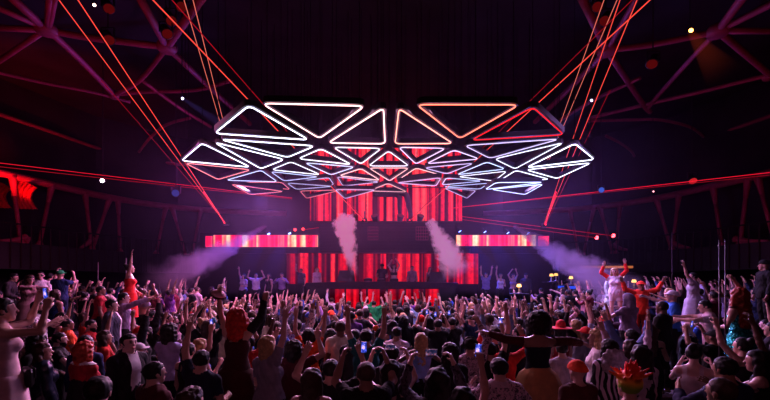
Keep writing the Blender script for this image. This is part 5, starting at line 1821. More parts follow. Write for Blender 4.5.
# ---- middle
hero(268, 346, 'f', 'rup', True, 0, 1.04, FA, g_(('top', 'tee', (.28, .25, .33), 'cloth'), T_(BLACK)), ('long', HBL), 'fair haired woman in a pale tee with one arm raised beside the red wig', face=-30)
hero(297, 327, 'f', 'bothup', False, 0, 1.03, BR, g_(('jacket', 'jacket', WHITE, 'print'), T_(BLACK)), ('short', HB), 'man with his back turned in a white printed jacket, arms raised', face=0)
hero(309, 336, 'f', 'bothup', True, 0, .99, TA, g_(('tee', 'tee', (1.0, .13, .03), 'cloth'), T_(BLACK)), ('bob', HB), 'woman in a bright orange tee with both arms straight up', face=-5)
hero(331, 315.5, 'f', 'bothup', False, 0, .97, TA, g_(('tee', 'tee', BLACK, 'cloth'), T_(BLACK)), ('beanie', (1.0, .12, .04)), 'person in an orange knitted hat midway to the stage', face=0)
hero(379.5, 336, 'f', 'idle', True, 0, .98, TA, g_(('top', 'tank', BLACK, 'cloth'), T_(BLACK)), ('bun', HB), 'woman wearing two orange pompoms on a headband', extra=[('pompoms', (1.0, .16, .03))], face=5)
hero(366, 338, 'f', 'bothup', False, 0, 1.03, TA, g_(('shirt', 'tee', (.02, .20, .21), 'cloth'), T_(BLACK)), ('short', HB), 'man in a teal shirt from behind with both arms up', face=5)
hero(366, 375, 'f', 'phone2', False, 0, 1.0, BR, g_(('tee', 'tee', BLACK, 'cloth'), T_(BLACK)), ('buzz', (.10, .06, .045)), 'shaven headed man from behind filming with a phone in both hands', face=6,
     ph=dict(label='bright blue phone held overhead by the shaven headed man', bright=1.0))
hero(331, 371, 'f', 'bent', False, 0, .96, TA, g_(('tee', 'tee', BLACK, 'cloth'), T_(BLACK)), ('short', HB), 'dark haired man with bent raised arms at the front, left side of the shaven head', face=-3)
hero(390, 372, 'f', 'phone2', True, 0, .97, TA, g_(('top', 'tank', (.03, .02, .03), 'cloth'), T_(BLACK)), ('long', HB), 'long haired woman filming with a dim phone beside the shaven head', face=0, ph=dict(label='dim phone with a reddish picture held by the long haired woman', bright=.4, wide=True))
hero(294, 350, 'f', 'bent', False, 0, .97, TA, g_(('tee', 'tee', (.10, .012, .02), 'cloth'), T_(BLACK)), ('curly', HB), 'curly haired man in a dark red tee, arms bent, below the central orange tee', face=-5)
hero(312, 381, 'f', 'idle', True, 0, .95, FA, g_(('top', 'tank', (.12, .05, .08), 'cloth'), T_(BLACK)), ('long', HN), 'brown haired woman low at the front edge, left side of the bent arms', face=-6)
hero(421, 320, 'f', 'clap', True, 0, .97, TA, g_(('top', 'tee', BLACK, 'cloth'), T_(BLACK)), ('durag', (.85, .03, .02)), 'person in a bright red headscarf before the DJ counter', face=0)
hero(418, 308, 'f', 'vee', True, 0, 1.0, FA, g_(('top', 'tee', LBLUE, 'cloth'), T_(BLACK)), ('long', HN), 'woman in a light blue tee with arms in a V below the counter', face=0)
for px, py, Y, lab, ps in ((367, 302, 'f', 'person in a green tee before the counter, leftmost of the green three', 'bothup'), (374, 304, 'f', 'person in a green tee before the counter, middle of the green three', 'bent'), (382, 302.5, 'f', 'person in a green tee before the counter, rightmost of the green three', 'rup')):
    hero(px, py, Y, ps, False, 0, 1.0, TA, g_(('tee', 'tee', (.03, .42, .14), 'cloth'), T_(BLACK)), ('short', HB), lab, face=0)
hero(332, 300.5, 'f', 'lup', False, 0, 1.05, FA, g_(('shirt', 'longsleeve', (.78, .74, .82), 'cloth'), T_(BLACK)), ('short', HN), 'man in a white shirt raising an arm below the left end of the counter', face=0)
hero(338, 306, 'f', 'rup', True, 0, 1.0, FA, g_(('top', 'tee', (.06, .10, .30), 'cloth'), T_(BLACK)), ('bob', HN), 'woman in a blue tee raising an arm in front of the white shirt', face=0)
hero(470, 346, 'f', 'sleeveup', False, 0, 1.0, TA, g_(('shirt', 'longsleeve', (.72, .58, .66), 'print'), T_(BLACK)), ('short', HB), 'man in a white patterned long sleeved shirt, one arm curled over his head', extra=[('headphones', BLACK)], face=0)
hero(437, 383, 'f', 'phone2', True, 0, 1.0, TA, g_(('top', 'longsleeve', (.10, .08, .12), 'print'), T_(BLACK)), ('long', HB), 'long dark haired woman low at the front holding a dark phone level', face=2,
     ph=dict(label='dark phone held level by the long haired woman at the front edge', bright=.4, wide=True))
hero(462, 402, 'f', 'phone1', True, 0, .94, TA, g_(('top', 'tank', BLACK, 'cloth'), T_(BLACK)), ('long', HB), 'front row woman barely in view under the brightest phone', face=5,
     ph=dict(label='bright pink and blue phone lowest at the front, held upright', hand=1, bright=1.0))
hero(499, 370, 'f', 'clap', False, 0, .98, TA, g_(('shirt', 'jacket', (.70, .55, .60), 'print'), T_(BLACK), ('collar', 'collar', (.7, .58, .64), 'cloth')), ('short', HB), 'short haired man from behind in a white collared shirt before the gold skirt', face=5)
hero(490, 351, 'f', 'phone1', False, 0, .95, TA, g_(('tee', 'tee', BLACK, 'cloth'), T_(BLACK)), ('short', HB), 'man in black raising a glowing phone behind the white collared man', face=2,
     ph=dict(label='glowing white phone raised above the white collared man', hand=1, bright=1.0))
hero(504, 346, 'f', 'bent', True, 0, .97, TA, g_(('jacket', 'jacket', (.65, .02, .02), 'cloth'), T_(BLACK)), ('ponytail', HB), 'woman in a red jacket with bent arms behind the white collared man', face=6)
# ---- woman with the afro
hero(537.5, 326, 5.8, 'wide', True, 0, 1.0, BR, g_(('bodice', 'strapless', (.012, .02, .035), 'cloth'), ('gold_skirt', (1.06, .25, .30, .9, 11, .09), GOLD, 'cloth'), ('armlet', 'right_sleeve', (.10, .012, .014), 'cloth'), ('armlet', 'left_sleeve', (.10, .012, .014), 'cloth')), ('afro', HB),
     'woman with a huge black afro, dark bodice and gold skirt, arms stretched wide', face=5, stand='low dark platform block under the woman in the gold skirt')
hero(562, 350, 'f', 'headturn', False, 0, .92, TA, g_(('shirt', 'longsleeve', (.42, .36, .42), 'cloth'), T_(BLACK)), ('short', HB), 'man in a grey shirt just past the gold skirt on the right', face=10)
hero(560, 331, 'f', 'idle', True, 0, 1.0, TA, g_(('top', 'tank', (.4, .03, .05), 'cloth'), T_(BLACK)), ('bob', HB), 'person in a wide pink red hat behind the afro', extra=[('widehat', (.75, .06, .09))], face=8)
hero(577, 373, 'f', 'idle', True, 0, .93, TA, g_(('top', 'jacket', (.10, .02, .015), 'cloth'), T_(BLACK)), ('beanie', (.95, .10, .03)), 'person in an orange red beanie at the front beside the gold skirt', face=12)
hero(609, 349, 'f', 'idle', True, 0, 1.0, TA, g_(('coat', 'jacket', (.80, .74, .84), 'stripe'), ('coat_skirt', (1.0, .5, .10), (.80, .74, .84), 'stripe')), ('bob', HB), 'dark haired woman in a striped coat with a shaggy grey fur collar', extra=[('shag', (.42, .38, .44))], face=10)
hero(628, 386, 'f', 'idle', True, 0, .98, TA, g_(('top', 'tank', (.5, .42, .5), 'cloth'), T_(BLACK)), ('plume', (.95, .06, .03)), 'person crowned with a spiky red, orange and yellow feather headdress at the front', face=15)
hero(630, 349, 'f', 'vee', True, 0, .98, FA, g_(('blouse', 'longsleeve', (.62, .55, .66), 'cloth'), T_(BLACK)), ('long', HN), 'woman in a pale loose blouse with raised arms behind the feather headdress', face=14)
hero(631, 337, 'f', 'vee', False, 0, 1.0, TA, g_(('shirt', 'jacket', (.13, .17, .36), 'cloth'), T_(BLACK)), ('short', HB), 'man in a denim blue shirt with arms raised behind the pale blouse', face=12)
hero(641, 356, 'f', 'headturn', True, 0, .99, FA, g_(('shirt', 'tee', (.55, .45, .52), 'cloth'), T_(BLACK)), ('verylong', HB), 'woman with very long dark hair in a pale tee turned toward the right', face=20)
hero(603, 323, 'f', 'phone1', False, 0, 1.02, BR, g_(('tee', 'tee', BLACK, 'cloth'), T_(BLACK)), ('durag', (.95, .04, .02)), 'person in a vivid red headscarf under the white dancer', face=12)
# ---- raised figures on the right
hero(614.5, 272, 13.6, 'harlequin', True, 0, 1.0, FA, g_(('bodice', 'tee', (.80, .76, .86), 'cloth'), ('sleeve', 'right_sleeve', (.80, .02, .02), 'cloth'), ('sleeve', 'left_sleeve', (.80, .02, .02), 'cloth'), ('shorts', 'shorts', (.8, .76, .86), 'cloth'), ('boots', 'boots', (.75, .70, .8), 'leather')), ('bob', HBL),
     'dancer in white with red sleeves, arms curled overhead, standing above the smoke', face=150, stand='dark banquette bench under the dancer in white with red sleeves')
hero(641, 286, 12.6, 'redjacket', False, 0, 1.05, BR, g_(('jacket', 'jacket', (.95, .06, .03), 'cloth'), T_((.5, .03, .02))), ('cap', (.9, .05, .03)), 'man in a bright red jacket and red cap with both arms up facing us', face=172, stand='dark banquette bench under the man in the red jacket')
hero(693, 277, 12.4, 'robe', False, 0, 1.02, TA, g_(('robe', 'tee', (.60, .56, .66), 'cloth'), ('robe_skirt', (1.12, .25, .16), (.60, .56, .66), 'cloth'), ('belt', (1.05, .99, .03), (.10, .07, .08), 'cloth')), ('short', HB),
     'man in a belted white robe pointing one hand high on the right', face=35, stand='dark banquette bench under the man in the white robe')
hero(662, 308, 8.4, 'idle', False, 0, 1.04, DK, g_(('tee', 'tee', BLACK, 'cloth'), T_(BLACK)), ('buzz', HB), 'dark skinned man in a black tee in front of the reaching blue tee', face=30, stand='low dark step under the man in the black tee below the robe')
hero(672, 297, 9.6, 'point', False, 0, 1.08, TA, g_(('vest', 'tee', (.05, .22, .75), 'cloth'), T_(BLACK)), ('cap', (.72, .70, .80)), 'man in a blue tee and white cap stretching an arm below the white robe', face=60, stand='low dark step under the man in the blue tee and white cap')
hero(628, 300, 9.4, 'clap', True, 0, 1.03, FA, g_(('top', 'tee', (.30, .24, .38), 'cloth'), T_(BLACK)), ('hood', (.26, .22, .34)), 'person in a grey hood between the white dancer and the red jacket', face=20, stand='low dark step under the person in the grey hood')
o, b = hero(738, 298, 7.4, 'teal', True, 0, 1.0, TA, g_(('dress', 'strapless', (.03, .50, .46), 'sequin'), ('dress_skirt', (1.0, .45, .10, .85, 5, .03), (.03, .50, .46), 'sequin'), ('choker', 'collar', BLACK, 'leather')), ('bigwig', (.30, .035, .015)),
            'woman in a teal sequined dress and long red wig gripping a pole overhead', face=14, stand='dark banquette bench under the woman in teal sequins')
hero(705, 307, 8.6, 'hug', False, 0, 1.05, TA, g_(('tee', 'tee', (.72, .55, .62), 'cloth'), T_(BLACK)), ('short', HB), 'man in a pale pink tee with both arms reaching toward the stage', face=55, stand='low dark step under the man in the pale pink tee')
hero(688, 328, 'f', 'headturn', False, 0, 1.0, FA, g_(('shirt', 'jacket', BLACK, 'cloth'), ('collar', 'collar', WHITE, 'cloth'), T_(BLACK)), None, 'bald man in a black jacket with a white collar', face=60)
hero(699, 322, 'f', 'idle', False, 0, .98, TA, g_(('tee', 'tee', (.03, .12, .5), 'cloth'), T_(BLACK)), ('short', HB), 'dark haired person in a vivid blue tee behind the bald man', face=30)
hero(742, 347, 'f', 'phone1l', True, 0, 1.0, TA, g_(('top', 'tank', (.03, .02, .03), 'cloth'), T_(BLACK)), ('bun', HB), 'woman with a dark bun raising one arm in front of the teal sequins', face=25)
hero(694, 355, 'f', 'clasp', True, 0, .98, FA, g_(('top', 'tank', (.75, .62, .68), 'cloth'), T_(BLACK)), ('bun', HB), 'woman in a pale one piece top with hair pinned up and hands clasped', face=-40)
hero(713, 338, 'f', 'phone2', False, 0, .97, BR, g_(('tee', 'tee', BLACK, 'cloth'), T_(BLACK)), ('cap', BLACK), 'man in a black cap filming just left of the teal sequins', face=22, ph=dict(label='phone with a pinkish screen in front of the teal sequins', bright=1.0))
hero(757, 362, 'f', 'clasp', True, 0, 1.0, TA, g_(('top', 'tank', BLACK, 'cloth'), ('trousers', 'trousers', BLACK, 'cloth')), ('long', HB), 'long haired woman in black with clasped hands low at the right side edge', face=40)
hero(772, 330, 'f', 'rup', False, 0, 1.04, TA, g_(('tee', 'tee', (.03, .02, .03), 'cloth'), T_(BLACK)), ('short', HB), 'man in black with one raised hand at the far right edge', face=38)
hero(764, 266, 10.6, 'headturn', False, 0, 1.0, TA, g_(('jacket', 'jacket', BLACK, 'cloth'), T_(BLACK)), ('beanie', BLACK), 'dim figure in a black knitted hat standing high at the right side edge', face=80, stand='dark banquette bench under the dim figure in the black hat')
# ---- on stage
ZS = STAGE_Z


def stage_person(px, head_y, pose, fem, skin, gar, hair, label, face, Y=22.1, ZS=STAGE_Z):
    b = body(pose, fem, .0125)
    sc = (CAMZ + (HOR - head_y) * Y / F_PX - ZS) / b.o['hc'][2]
    c = P(px, head_y, Y)
    person(pose, fem, c.x, Y, ZS, math.radians(face), sc, skin, gar, hair, label)
    HERO_PX.append((px, head_y, label))
stage_person(382, 266.5, 'dj', False, BR, g_(('tee', 'tee', BLACK, 'cloth'), T_(BLACK)), ('cap', BLACK), 'DJ in black and a cap behind the middle of the counter', 180)
stage_person(394, 267, 'overhead', True, TA, g_(('top', 'bra_top', BLACK, 'cloth'), T_(BLACK)), ('long', HB), 'performer in black with arms looped overhead beside the DJ', 170)
stage_person(412, 268.5, 'idle', False, TA, g_(('shirt', 'longsleeve', (.30, .16, .20), 'cloth'), T_(BLACK)), ('short', HB), 'performer in a greyish shirt standing on the right of the DJ', 175)
stage_person(430, 269.5, 'idle', True, TA, g_(('top', 'tank', BLACK, 'cloth'), T_(BLACK)), ('bob', HB), 'dark figure bending at the right end of the counter', 150)
stage_person(317, 270, 'idle', True, FA, g_(('top', 'tee', (.6, .42, .5), 'cloth'), T_((.4, .3, .35))), ('bob', HBL), 'pale dressed figure at the left side end of the counter', 190)
stage_person(301, 271, 'phone1', False, TA, g_(('tee', 'tee', (.05, .03, .06), 'cloth'), T_(BLACK)), ('short', HB), 'dark figure raising a hand at the left side corner of the stage', 180)

for px, py, pose, fem, gar, hr, lab, fc in (
        (243, 276.5, 'rup', True, g_(('top', 'tee', (.55, .45, .62), 'cloth'), T_(BLACK)), ('long', HB), 'pale clad woman raising an arm on the left stage wing, furthest out', 160),
        (256, 276, 'bent', False, g_(('tee', 'tee', (.62, .52, .68), 'cloth'), T_(BLACK)), ('short', HB), 'man in a pale tee, bent arms overhead, on the left stage wing', 190),
        (269, 276, 'idle', True, g_(('top', 'tank', BLACK, 'cloth'), T_(BLACK)), ('bob', HB), 'dark clad woman standing still on the left stage wing below the strip', 150),
        (282, 275.5, 'clap', False, g_(('shirt', 'longsleeve', (.30, .20, .40), 'cloth'), T_(BLACK)), ('short', HB), 'clapping man in a dull purple shirt at the inner end of the left wing', 175),
        (486, 275.5, 'bothup', False, g_(('shirt', 'tee', (.25, .22, .5), 'cloth'), T_(BLACK)), ('short', HB), 'man in a bluish tee, both arms up, inner end of right wing', 185),
        (500, 276, 'rup', True, g_(('top', 'tank', (.6, .55, .75), 'cloth'), T_(BLACK)), ('long', HB), 'long haired woman in a pale tank raising an arm on the right wing', 170),
        (513, 276.5, 'overhead', True, g_(('top', 'bra_top', (.4, .3, .5), 'cloth'), T_(BLACK)), ('ponytail', HB), 'ponytailed woman with hands joined overhead on the right stage wing', 200),
        (526, 276, 'idle', False, g_(('jacket', 'jacket', (.04, .04, .07), 'cloth'), T_(BLACK)), ('cap', BLACK), 'man in a dark jacket and cap at the outer end of the right wing', 160)):
    stage_person(px, py, pose, fem, TA, gar, hr, lab, fc, 21.6, WING_Z)
# =================================================================== THE REST OF THE DANCE FLOOR
for px, py, Y, lab, plab in ((429, 322, 8.3, 'woman filming just right of the red headscarf, nearest that scarf', 'small bluish phone just right of the red headscarf, leftmost of three'),
                             (438, 325, 7.6, 'man in black filming between the two other raised phones', 'bright white phone in the middle of three right of the red headscarf'),
                             (452, 323, 8.2, 'man filming left of the curled white sleeve', 'violet phone just left of the curled white sleeve')):
    hero(px, py, 'f', 'phone2', lab.startswith('woman'), 0, .98, BR, g_(('tee', 'tee', BLACK, 'cloth'), T_(BLACK)), ('long' if lab.startswith('woman') else 'short', HB), lab, face=2, ph=dict(label=plab, bright=1.0))

ANCHORS = [(15, 280, 'the leaning dark shirted man'), (31, 283, 'the long pink robe'), (41, 279, 'the man all in white'), (60, 277, 'the green cap'), (130, 272, 'the red dress'), (10, 322, 'the pale pink dress'),
           (37, 308, 'the white patterned tee'), (44, 350, 'the blue leather jacket'), (68, 332, 'the far left orange tee'), (85, 352, 'the red curls'), (129, 345, 'the black suit'), (141, 334, 'the red cap'), (112, 306, 'the grey open jacket'),
           (124, 299, 'the lilac shirt'), (101, 291, 'the slim deck pole'), (153, 372, 'the maroon jacket'), (202, 361, 'the navy tee'), (238, 320, 'the big red wig'), (258, 346, 'the fair haired woman'), (297, 328, 'the white printed jacket'),
           (310, 341, 'the central orange tee'), (331, 316, 'the orange knitted hat'), (379, 334, 'the orange pompoms'), (366, 340, 'the teal shirt'), (366, 374, 'the shaven head'), (421, 320, 'the red headscarf'), (418, 308, 'the light blue tee'),
           (374, 303, 'the three green tees'), (332, 300, 'the tall white shirt'), (468, 350, 'the curled white sleeve'), (467, 388, 'the brightest phone'), (499, 370, 'the white collared man'), (537, 325, 'the huge afro'), (561, 332, 'the pink red hat'),
           (577, 373, 'the orange red beanie'), (609, 348, 'the fur collar'), (628, 386, 'the feather headdress'), (622, 352, 'the pale loose blouse'), (603, 323, 'the vivid red headscarf'), (614, 278, 'the white dancer'), (641, 288, 'the red jacket'),
           (693, 280, 'the white robe'), (662, 308, 'the black tee man below the robe'), (672, 297, 'the blue tee and white cap'), (738, 305, 'the teal sequins'), (688, 328, 'the bald man'), (694, 354, 'the pinned up hair'), (757, 360, 'the clasped hands in black'),
           (519, 285, 'the lone amber lamp'), (452, 283, 'the right counter end'), (310, 284, 'the left counter end'), (205, 250, 'the left strip end'), (545, 250, 'the right strip end'), (571, 280, 'the amber lamps')]

TOPS = [('black', BLACK, 48), ('charcoal', (.05, .045, .055), 12), ('white', (.70, .66, .72), 17), ('red', (.50, .02, .025), 4), ('navy', (.02, .03, .10), 6), ('grey', (.20, .18, .22), 6), ('pink', (.62, .28, .36), 5), ('purple', (.16, .05, .26), 4),
        ('blue', (.05, .13, .46), 5), ('teal', (.02, .18, .20), 3), ('cream', (.55, .44, .36), 4), ('orange', (.75, .13, .03), 2), ('lavender', (.45, .36, .62), 4), ('wine', (.16, .012, .03), 5), ('sky blue', (.28, .42, .62), 3)]
HAIRS_M = [('short', 'short haired', 9), ('buzz', 'crop haired', 4), ('quiff', 'quiff haired', 3), ('curly', 'curly haired', 1), ('cap', 'capped', 2), ('backcap', 'backward capped', 1), ('bun', 'topknotted', 1)]
HAIRS_F = [('long', 'long haired', 8), ('bob', 'bob haired', 4), ('ponytail', 'ponytailed', 3), ('bun', 'bun haired', 3), ('curly', 'curly haired', 3), ('verylong', 'very long haired', 2)]
POSE_W = [('bothup', 'both arms raised', 15), ('vee', 'arms in a V', 11), ('bent', 'bent arms overhead', 12), ('rup', 'right arm raised', 11), ('lup', 'left arm raised', 11), ('fist', 'fist in the air', 8), ('phone1', 'one hand held high', 4), ('overhead', 'hands joined overhead', 6),
          ('clap', 'clapping', 7), ('idle', 'arms down', 11), ('drink', 'hand at the chest', 5), ('headturn', 'head turned', 4), ('point', 'pointing ahead', 3)]


def pick(seq):
    t = rng.uniform(0, sum(s[-1] for s in seq))
    for s in seq:
        t -= s[-1]
        if t <= 0:
            return s
    return seq[-1]


CALM = ('idle', 'clap', 'drink', 'headturn')
RW, RH = 770, 400
cover = np.zeros((RH, RW), bool)


def stamp(x, Y, z, s, pose, dry=False):
    """how many picture cells a figure would newly fill (a plan of who is hidden behind whom)"""
    k = F_PX / Y
    cx = 385 + x * k
    row = lambda zz: HOR - (zz - CAMZ) * k
    boxes = [(cx - .10 * s * k, row(z + 1.72 * s), cx + .10 * s * k, row(z + 1.46 * s)), (cx - .22 * s * k, row(z + 1.46 * s), cx + .22 * s * k, row(z))]
    if pose in ('bothup', 'vee', 'bent', 'overhead', 'redwig', 'harlequin', 'redjacket'):
        w = {'bothup': .26, 'vee': .50, 'bent': .26, 'overhead': .12, 'redwig': .3, 'harlequin': .3, 'redjacket': .5}[pose]
        for q in (-1, 1):
            boxes.append((cx + (q * w - .05) * s * k, row(z + 2.02 * s), cx + (q * w + .05) * s * k, row(z + 1.45 * s)))
    elif pose in ('rup', 'fist', 'phone1', 'lup', 'phone1l'):
        q = -1 if pose in ('lup', 'phone1l') else 1
        boxes.append((cx + (q * .24 - .05) * s * k, row(z + 2.02 * s), cx + (q * .24 + .05) * s * k, row(z + 1.45 * s)))
    n = 0
    sl = []
    for a, b, c, d in boxes:
        a, c = max(0, int(round(a))), min(RW, int(round(c)) + 1)
        b, d = max(0, int(round(b))), min(RH, int(round(d)))
        if a < c and b < d:
            sl.append((slice(b, d), slice(a, c)))
            n += int((~cover[b:d, a:c]).sum())
    if not dry:
        for q in sl:
            cover[q] = True
    return n


def blocks_hero(x, Y, z, s, pose):
    k = F_PX / Y
    cx, top = 385 + x * k, HOR - (z + 1.72 * s - CAMZ) * k
    for hx, hy, hY in HEROES:
        if Y >= hY - .05:
            continue
        r = .15 * F_PX / hY
        if abs(hx - cx) < .22 * s * k + r and hy + r * 1.5 > HOR - (z + 1.46 * s - CAMZ) * k:
            return True
        if abs(hx - cx) < .11 * s * k + r and hy + r > top:
            return True
        if pose not in CALM and abs(abs(hx - cx) - .28 * s * k) < .10 * k + r * .6 and hy + r > HOR - (z + 2.02 * s - CAMZ) * k:
            return True
    return False


JO = {}


def arm_points(pose, x, y, z, s, yaw):
    if pose not in JO:
        o_ = body_field(POSES[pose], False, 1.0, hands=False)[1]
        pts = []
        for q in (1, -1):
            el, wr, hd = o_['el%d' % q], o_['wr%d' % q], o_['hd%d' % q]
            sh = V3(q * .16, 0, 1.42)
            pts += [sh * .45 + el * .55, el, el * .5 + wr * .5, wr, wr + hd * .14]
        JO[pose] = np.array(pts + [o_['hc']])
    p = JO[pose] * s
    cc, ss = math.cos(yaw), math.sin(yaw)
    return np.stack([x + cc * p[:, 0] - ss * p[:, 1], y + ss * p[:, 0] + cc * p[:, 1], z + p[:, 2]], 1)


TAKEN = []


def collides(pts, x, y, z, s):
    for (qx, qy, qz, qs, qp) in TAKEN:
        d2 = (qx - x) ** 2 + (qy - y) ** 2
        if d2 > 1.7:
            continue
        if (np.linalg.norm(pts[:, None] - qp[None], axis=2) < .15).any():
            return True
        for P_, bx, by, bz, bs in ((pts, qx, qy, qz, qs), (qp, x, y, z, s)):
            low = P_[:, 2] < bz + 1.50 * bs
            head = (P_[:, 2] >= bz + 1.50 * bs) & (P_[:, 2] < bz + 1.78 * bs)
            r = np.hypot(P_[:, 0] - bx, P_[:, 1] - by)
            if (r[low] < .30).any() or (r[head] < .21).any():
                return True
    return False


HEROES = []
things = []
for o in [o for o in COL.objects if o.name.startswith('person') and o.parent is None and o.get('category') == 'person']:
    b = [v for v in BODIES.values() if v.mesh == o.data][0]
    w = world_pt(o, b.o['hc'])
    HEROES.append((385 + w.x * F_PX / w.y, HOR - (w.z - CAMZ) * F_PX / w.y, w.y))
    things.append((w.y, 'hero', o.location.x, o.location.y, o.location.z, o.scale[0], o['_pose']))
    TAKEN.append((o.location.x, o.location.y, o.location.z, o.scale[0], arm_points(o['_pose'], o.location.x, o.location.y, o.location.z, o.scale[0], o.rotation_euler[2])))
# keep the tall costumes clear from head to hip
for hx, hy, hY in list(HEROES):
    for tx, ty, n in ((238, 321, 4), (537.5, 326, 5), (738, 298, 2), (614.5, 272, 4), (641, 286, 2), (693, 277, 3), (130, 269, 3), (40.5, 276, 3), (2, 311, 3), (129, 343, 2), (499, 370, 1)):
        if abs(hx - tx) < 1.5 and abs(hy - ty) < 2.5:
            for i in range(1, n + 1):
                HEROES.append((hx, hy + i * .24 * F_PX / hY, hY))
N_HERO = len(things)
cand = []
for sp, y0, y1 in ((.60, 3.3, 9.0), (.60, 9.0, 13.5), (.62, 13.5, 20.3)):
    rows = int((y1 - y0) / (sp * .87))
    for i in range(rows):
        yy = y0 + i * sp * .87
        lim = .95 * yy + .2
        n = int(2 * lim / sp)
        for j in range(n + 1):
            x = -lim + (j + .5 * (i % 2)) * sp + rng.uniform(-.12, .12)
            y = yy + rng.uniform(-.12, .12)
            z = 0.0
            ax = abs(x)
            if y > 9.85 and ax > DECKX - .4:
                if ax < DECKX + .35 or y < 10.6 or y > 20.6 or ax > 15.2:
                    continue
                z = DECK
                if y > 15.5 and rng.random() < .45:
                    continue
            if y > 19.2 and ax < 4.6 and y > 20.1:
                continue
            if any((x - px_) ** 2 + (y - py_) ** 2 < .50 ** 2 for px_, py_, _ in PEOPLE):
                continue
            if any(abs(x - bx) < .75 and abs(y - by) < .55 for bx, by in BENCHES):
                continue
            cand.append((y, 'gen', x, y, z, rng.uniform(.94, 1.06), None))
things += cand
things.sort(key=lambda t: t[0])
accepted = []
for (_, kind, x, y, z, s, pose) in things:
    if kind == 'hero':
        stamp(x, y, z, s, pose)
        continue
    k = F_PX / y
    for trial in range(14):
        pose = pick(POSE_W) if y > 4.4 or rng.random() < .5 else pick([p for p in POSE_W if p[0] in CALM or p[0] in ('bent', 'rup', 'lup')])
        if y < 5.5 and pose[0] in ('vee',):
            continue
        if y > 12 and pose[0] not in CALM and rng.random() < .35:
            pose = pick([p for p in POSE_W if p[0] in CALM])
        pz = pose[0]
        v = rng.randrange(4)
        if v and pz + '~%d' % v in POSES:
            pz += '~%d' % v
        if trial > 9:
            pose = [p for p in POSE_W if p[0] == 'idle'][0]; pz = 'idle'
        yaw = math.atan2(x, 21.5 - y) * .9 + rng.uniform(-.5, .5)
        if y < 8 and rng.random() < .3:
            yaw += rng.uniform(-.9, .9)
        pts = arm_points(pz, x, y, z, s, yaw)
        if not blocks_hero(x, y, z, s, pose[0]) and not collides(pts, x, y, z, s):
            break
    else:
        continue
    n = stamp(x, y, z, s, pose[0], dry=True)
    if n < 8 or n < .010 * k * k:
        continue
    stamp(x, y, z, s, pose[0])
    TAKEN.append((x, y, z, s, pts))
    accepted.append([n, x, y, z, s, pose, pz, yaw])
order = sorted(range(len(accepted)), key=lambda i: -accepted[i][0])
N_SINGLE = 299 - N_HERO
single = set(order[:N_SINGLE])
rest = [accepted[i] for i in order[N_SINGLE:]]
print('PLAN heroes', N_HERO, 'accepted', len(accepted), 'rest', len(rest))

USED_LABELS = set()
TOPK = {True: [('tank', 'tank', 'tank top', 5), ('tee', 'tee', 'tee', 5), ('top', 'longsleeve', 'long sleeved top', 3), ('dress', 'strapless', 'strapless dress', 2), ('top', 'bra_top', 'crop top', 2)],
        False: [('tee', 'tee', 'tee', 9), ('shirt', 'longsleeve', 'long sleeved shirt', 4), ('jacket', 'jacket', 'jacket', 3), ('shirt', 'open_shirt', 'open shirt', 1)]}
VAR = {}
for idx, (n, x, y, z, s, pose, pz, yaw) in enumerate(accepted):
    if idx not in single:
        continue
    fem = rng.random() < .45
    hs = pick(HAIRS_F if fem else HAIRS_M)
    tk = pick(TOPK[fem]); col_ = pick(TOPS)
    if y < 6.0:
        hs = pick(HAIRS_F if fem else HAIRS_M[:4])
        if rng.random() < .75:
            col_ = pick([t for t in TOPS if t[0] in ('black', 'charcoal', 'wine', 'navy')])
    skn = rng.choice(('fair', 'fair', 'tan', 'tan', 'tan', 'brown', 'brown', 'dark'))
    hcol = HB
    hw = hs[1]
    if hs[0] in ('cap', 'backcap'):
        cn, cc = rng.choice((('white', (.7, .66, .7)), ('black', BLACK), ('red', (.7, .03, .03)), ('blue', (.05, .12, .5))))
        hcol = cc; hw = cn + ' ' + hw
    elif fem and rng.random() < .22:
        hcol = HBL; hw = hw.replace('haired', 'fair haired').replace('ponytailed', 'fair ponytailed')
    elif rng.random() < .3:
        hcol = HN
    gar = [(tk[0], tk[1], tuple(c * rng.uniform(.85, 1.15) for c in col_[1]), 'print' if col_[0] in ('white', 'blue') and rng.random() < .25 else 'cloth')]
    pc = rng.choice((BLACK, (.03, .035, .08), (.05, .05, .055)))
    if tk[1] == 'strapless':
        gar.append(('skirt', (1.0, .55, .10), gar[0][2], 'cloth'))
    else:
        gar.append(('trousers', 'trousers', pc, 'cloth'))
    if not fem and rng.random() < .3:
        gar.append(('beard', 'beard', HB, 'hair'))
    px, py = 385 + x * F_PX / y, HOR - (z + 1.6 * s - CAMZ) * F_PX / y
    who = 'woman' if fem else 'man'
    near = sorted(ANCHORS, key=lambda a: (a[0] - px) ** 2 + 2.2 * (a[1] - py) ** 2)
    lab = None
    for a in near[:8]:
        dx, dy = px - a[0], py - a[1]
        if abs(dx) > 1.3 * abs(dy):
            rel = 'right of' if dx > 0 else 'left of'
        else:
            rel = 'beyond' if dy < 0 else 'in front of'
        t = '%s %s in %s %s %s, %s, %s %s' % (hw, who, 'an' if col_[0][0] in 'aeiou' else 'a', col_[0], tk[2], pose[1], rel, a[2])
        if len(t.replace(',', '').split()) > 16:
            t = '%s %s in %s %s, %s, %s %s' % (hw, who, col_[0], tk[2], pose[1], rel, a[2])
        if len(t.replace(',', '').split()) > 16:
            t = '%s %s in %s, %s, %s %s' % (hw, who, col_[0], pose[1], rel, a[2])
        if len(t.replace(',', '').split()) > 16:
            t = '%s %s, %s, %s %s' % (hw, who, pose[1], rel, a[2])
        if len(t.replace(',', '').split()) > 16:
            continue
        if t not in USED_LABELS:
            lab = t
            break
    USED_LABELS.add(lab)
    person(pz, fem, x, y, z, yaw, s, tuple(c * rng.uniform(.9, 1.1) for c in SKINS[skn]), gar, (hs[0], hcol), lab, 'dancers packed on the floor')

# ---- the far, smallest dancers beyond those: one mass of figures
LOW = {}


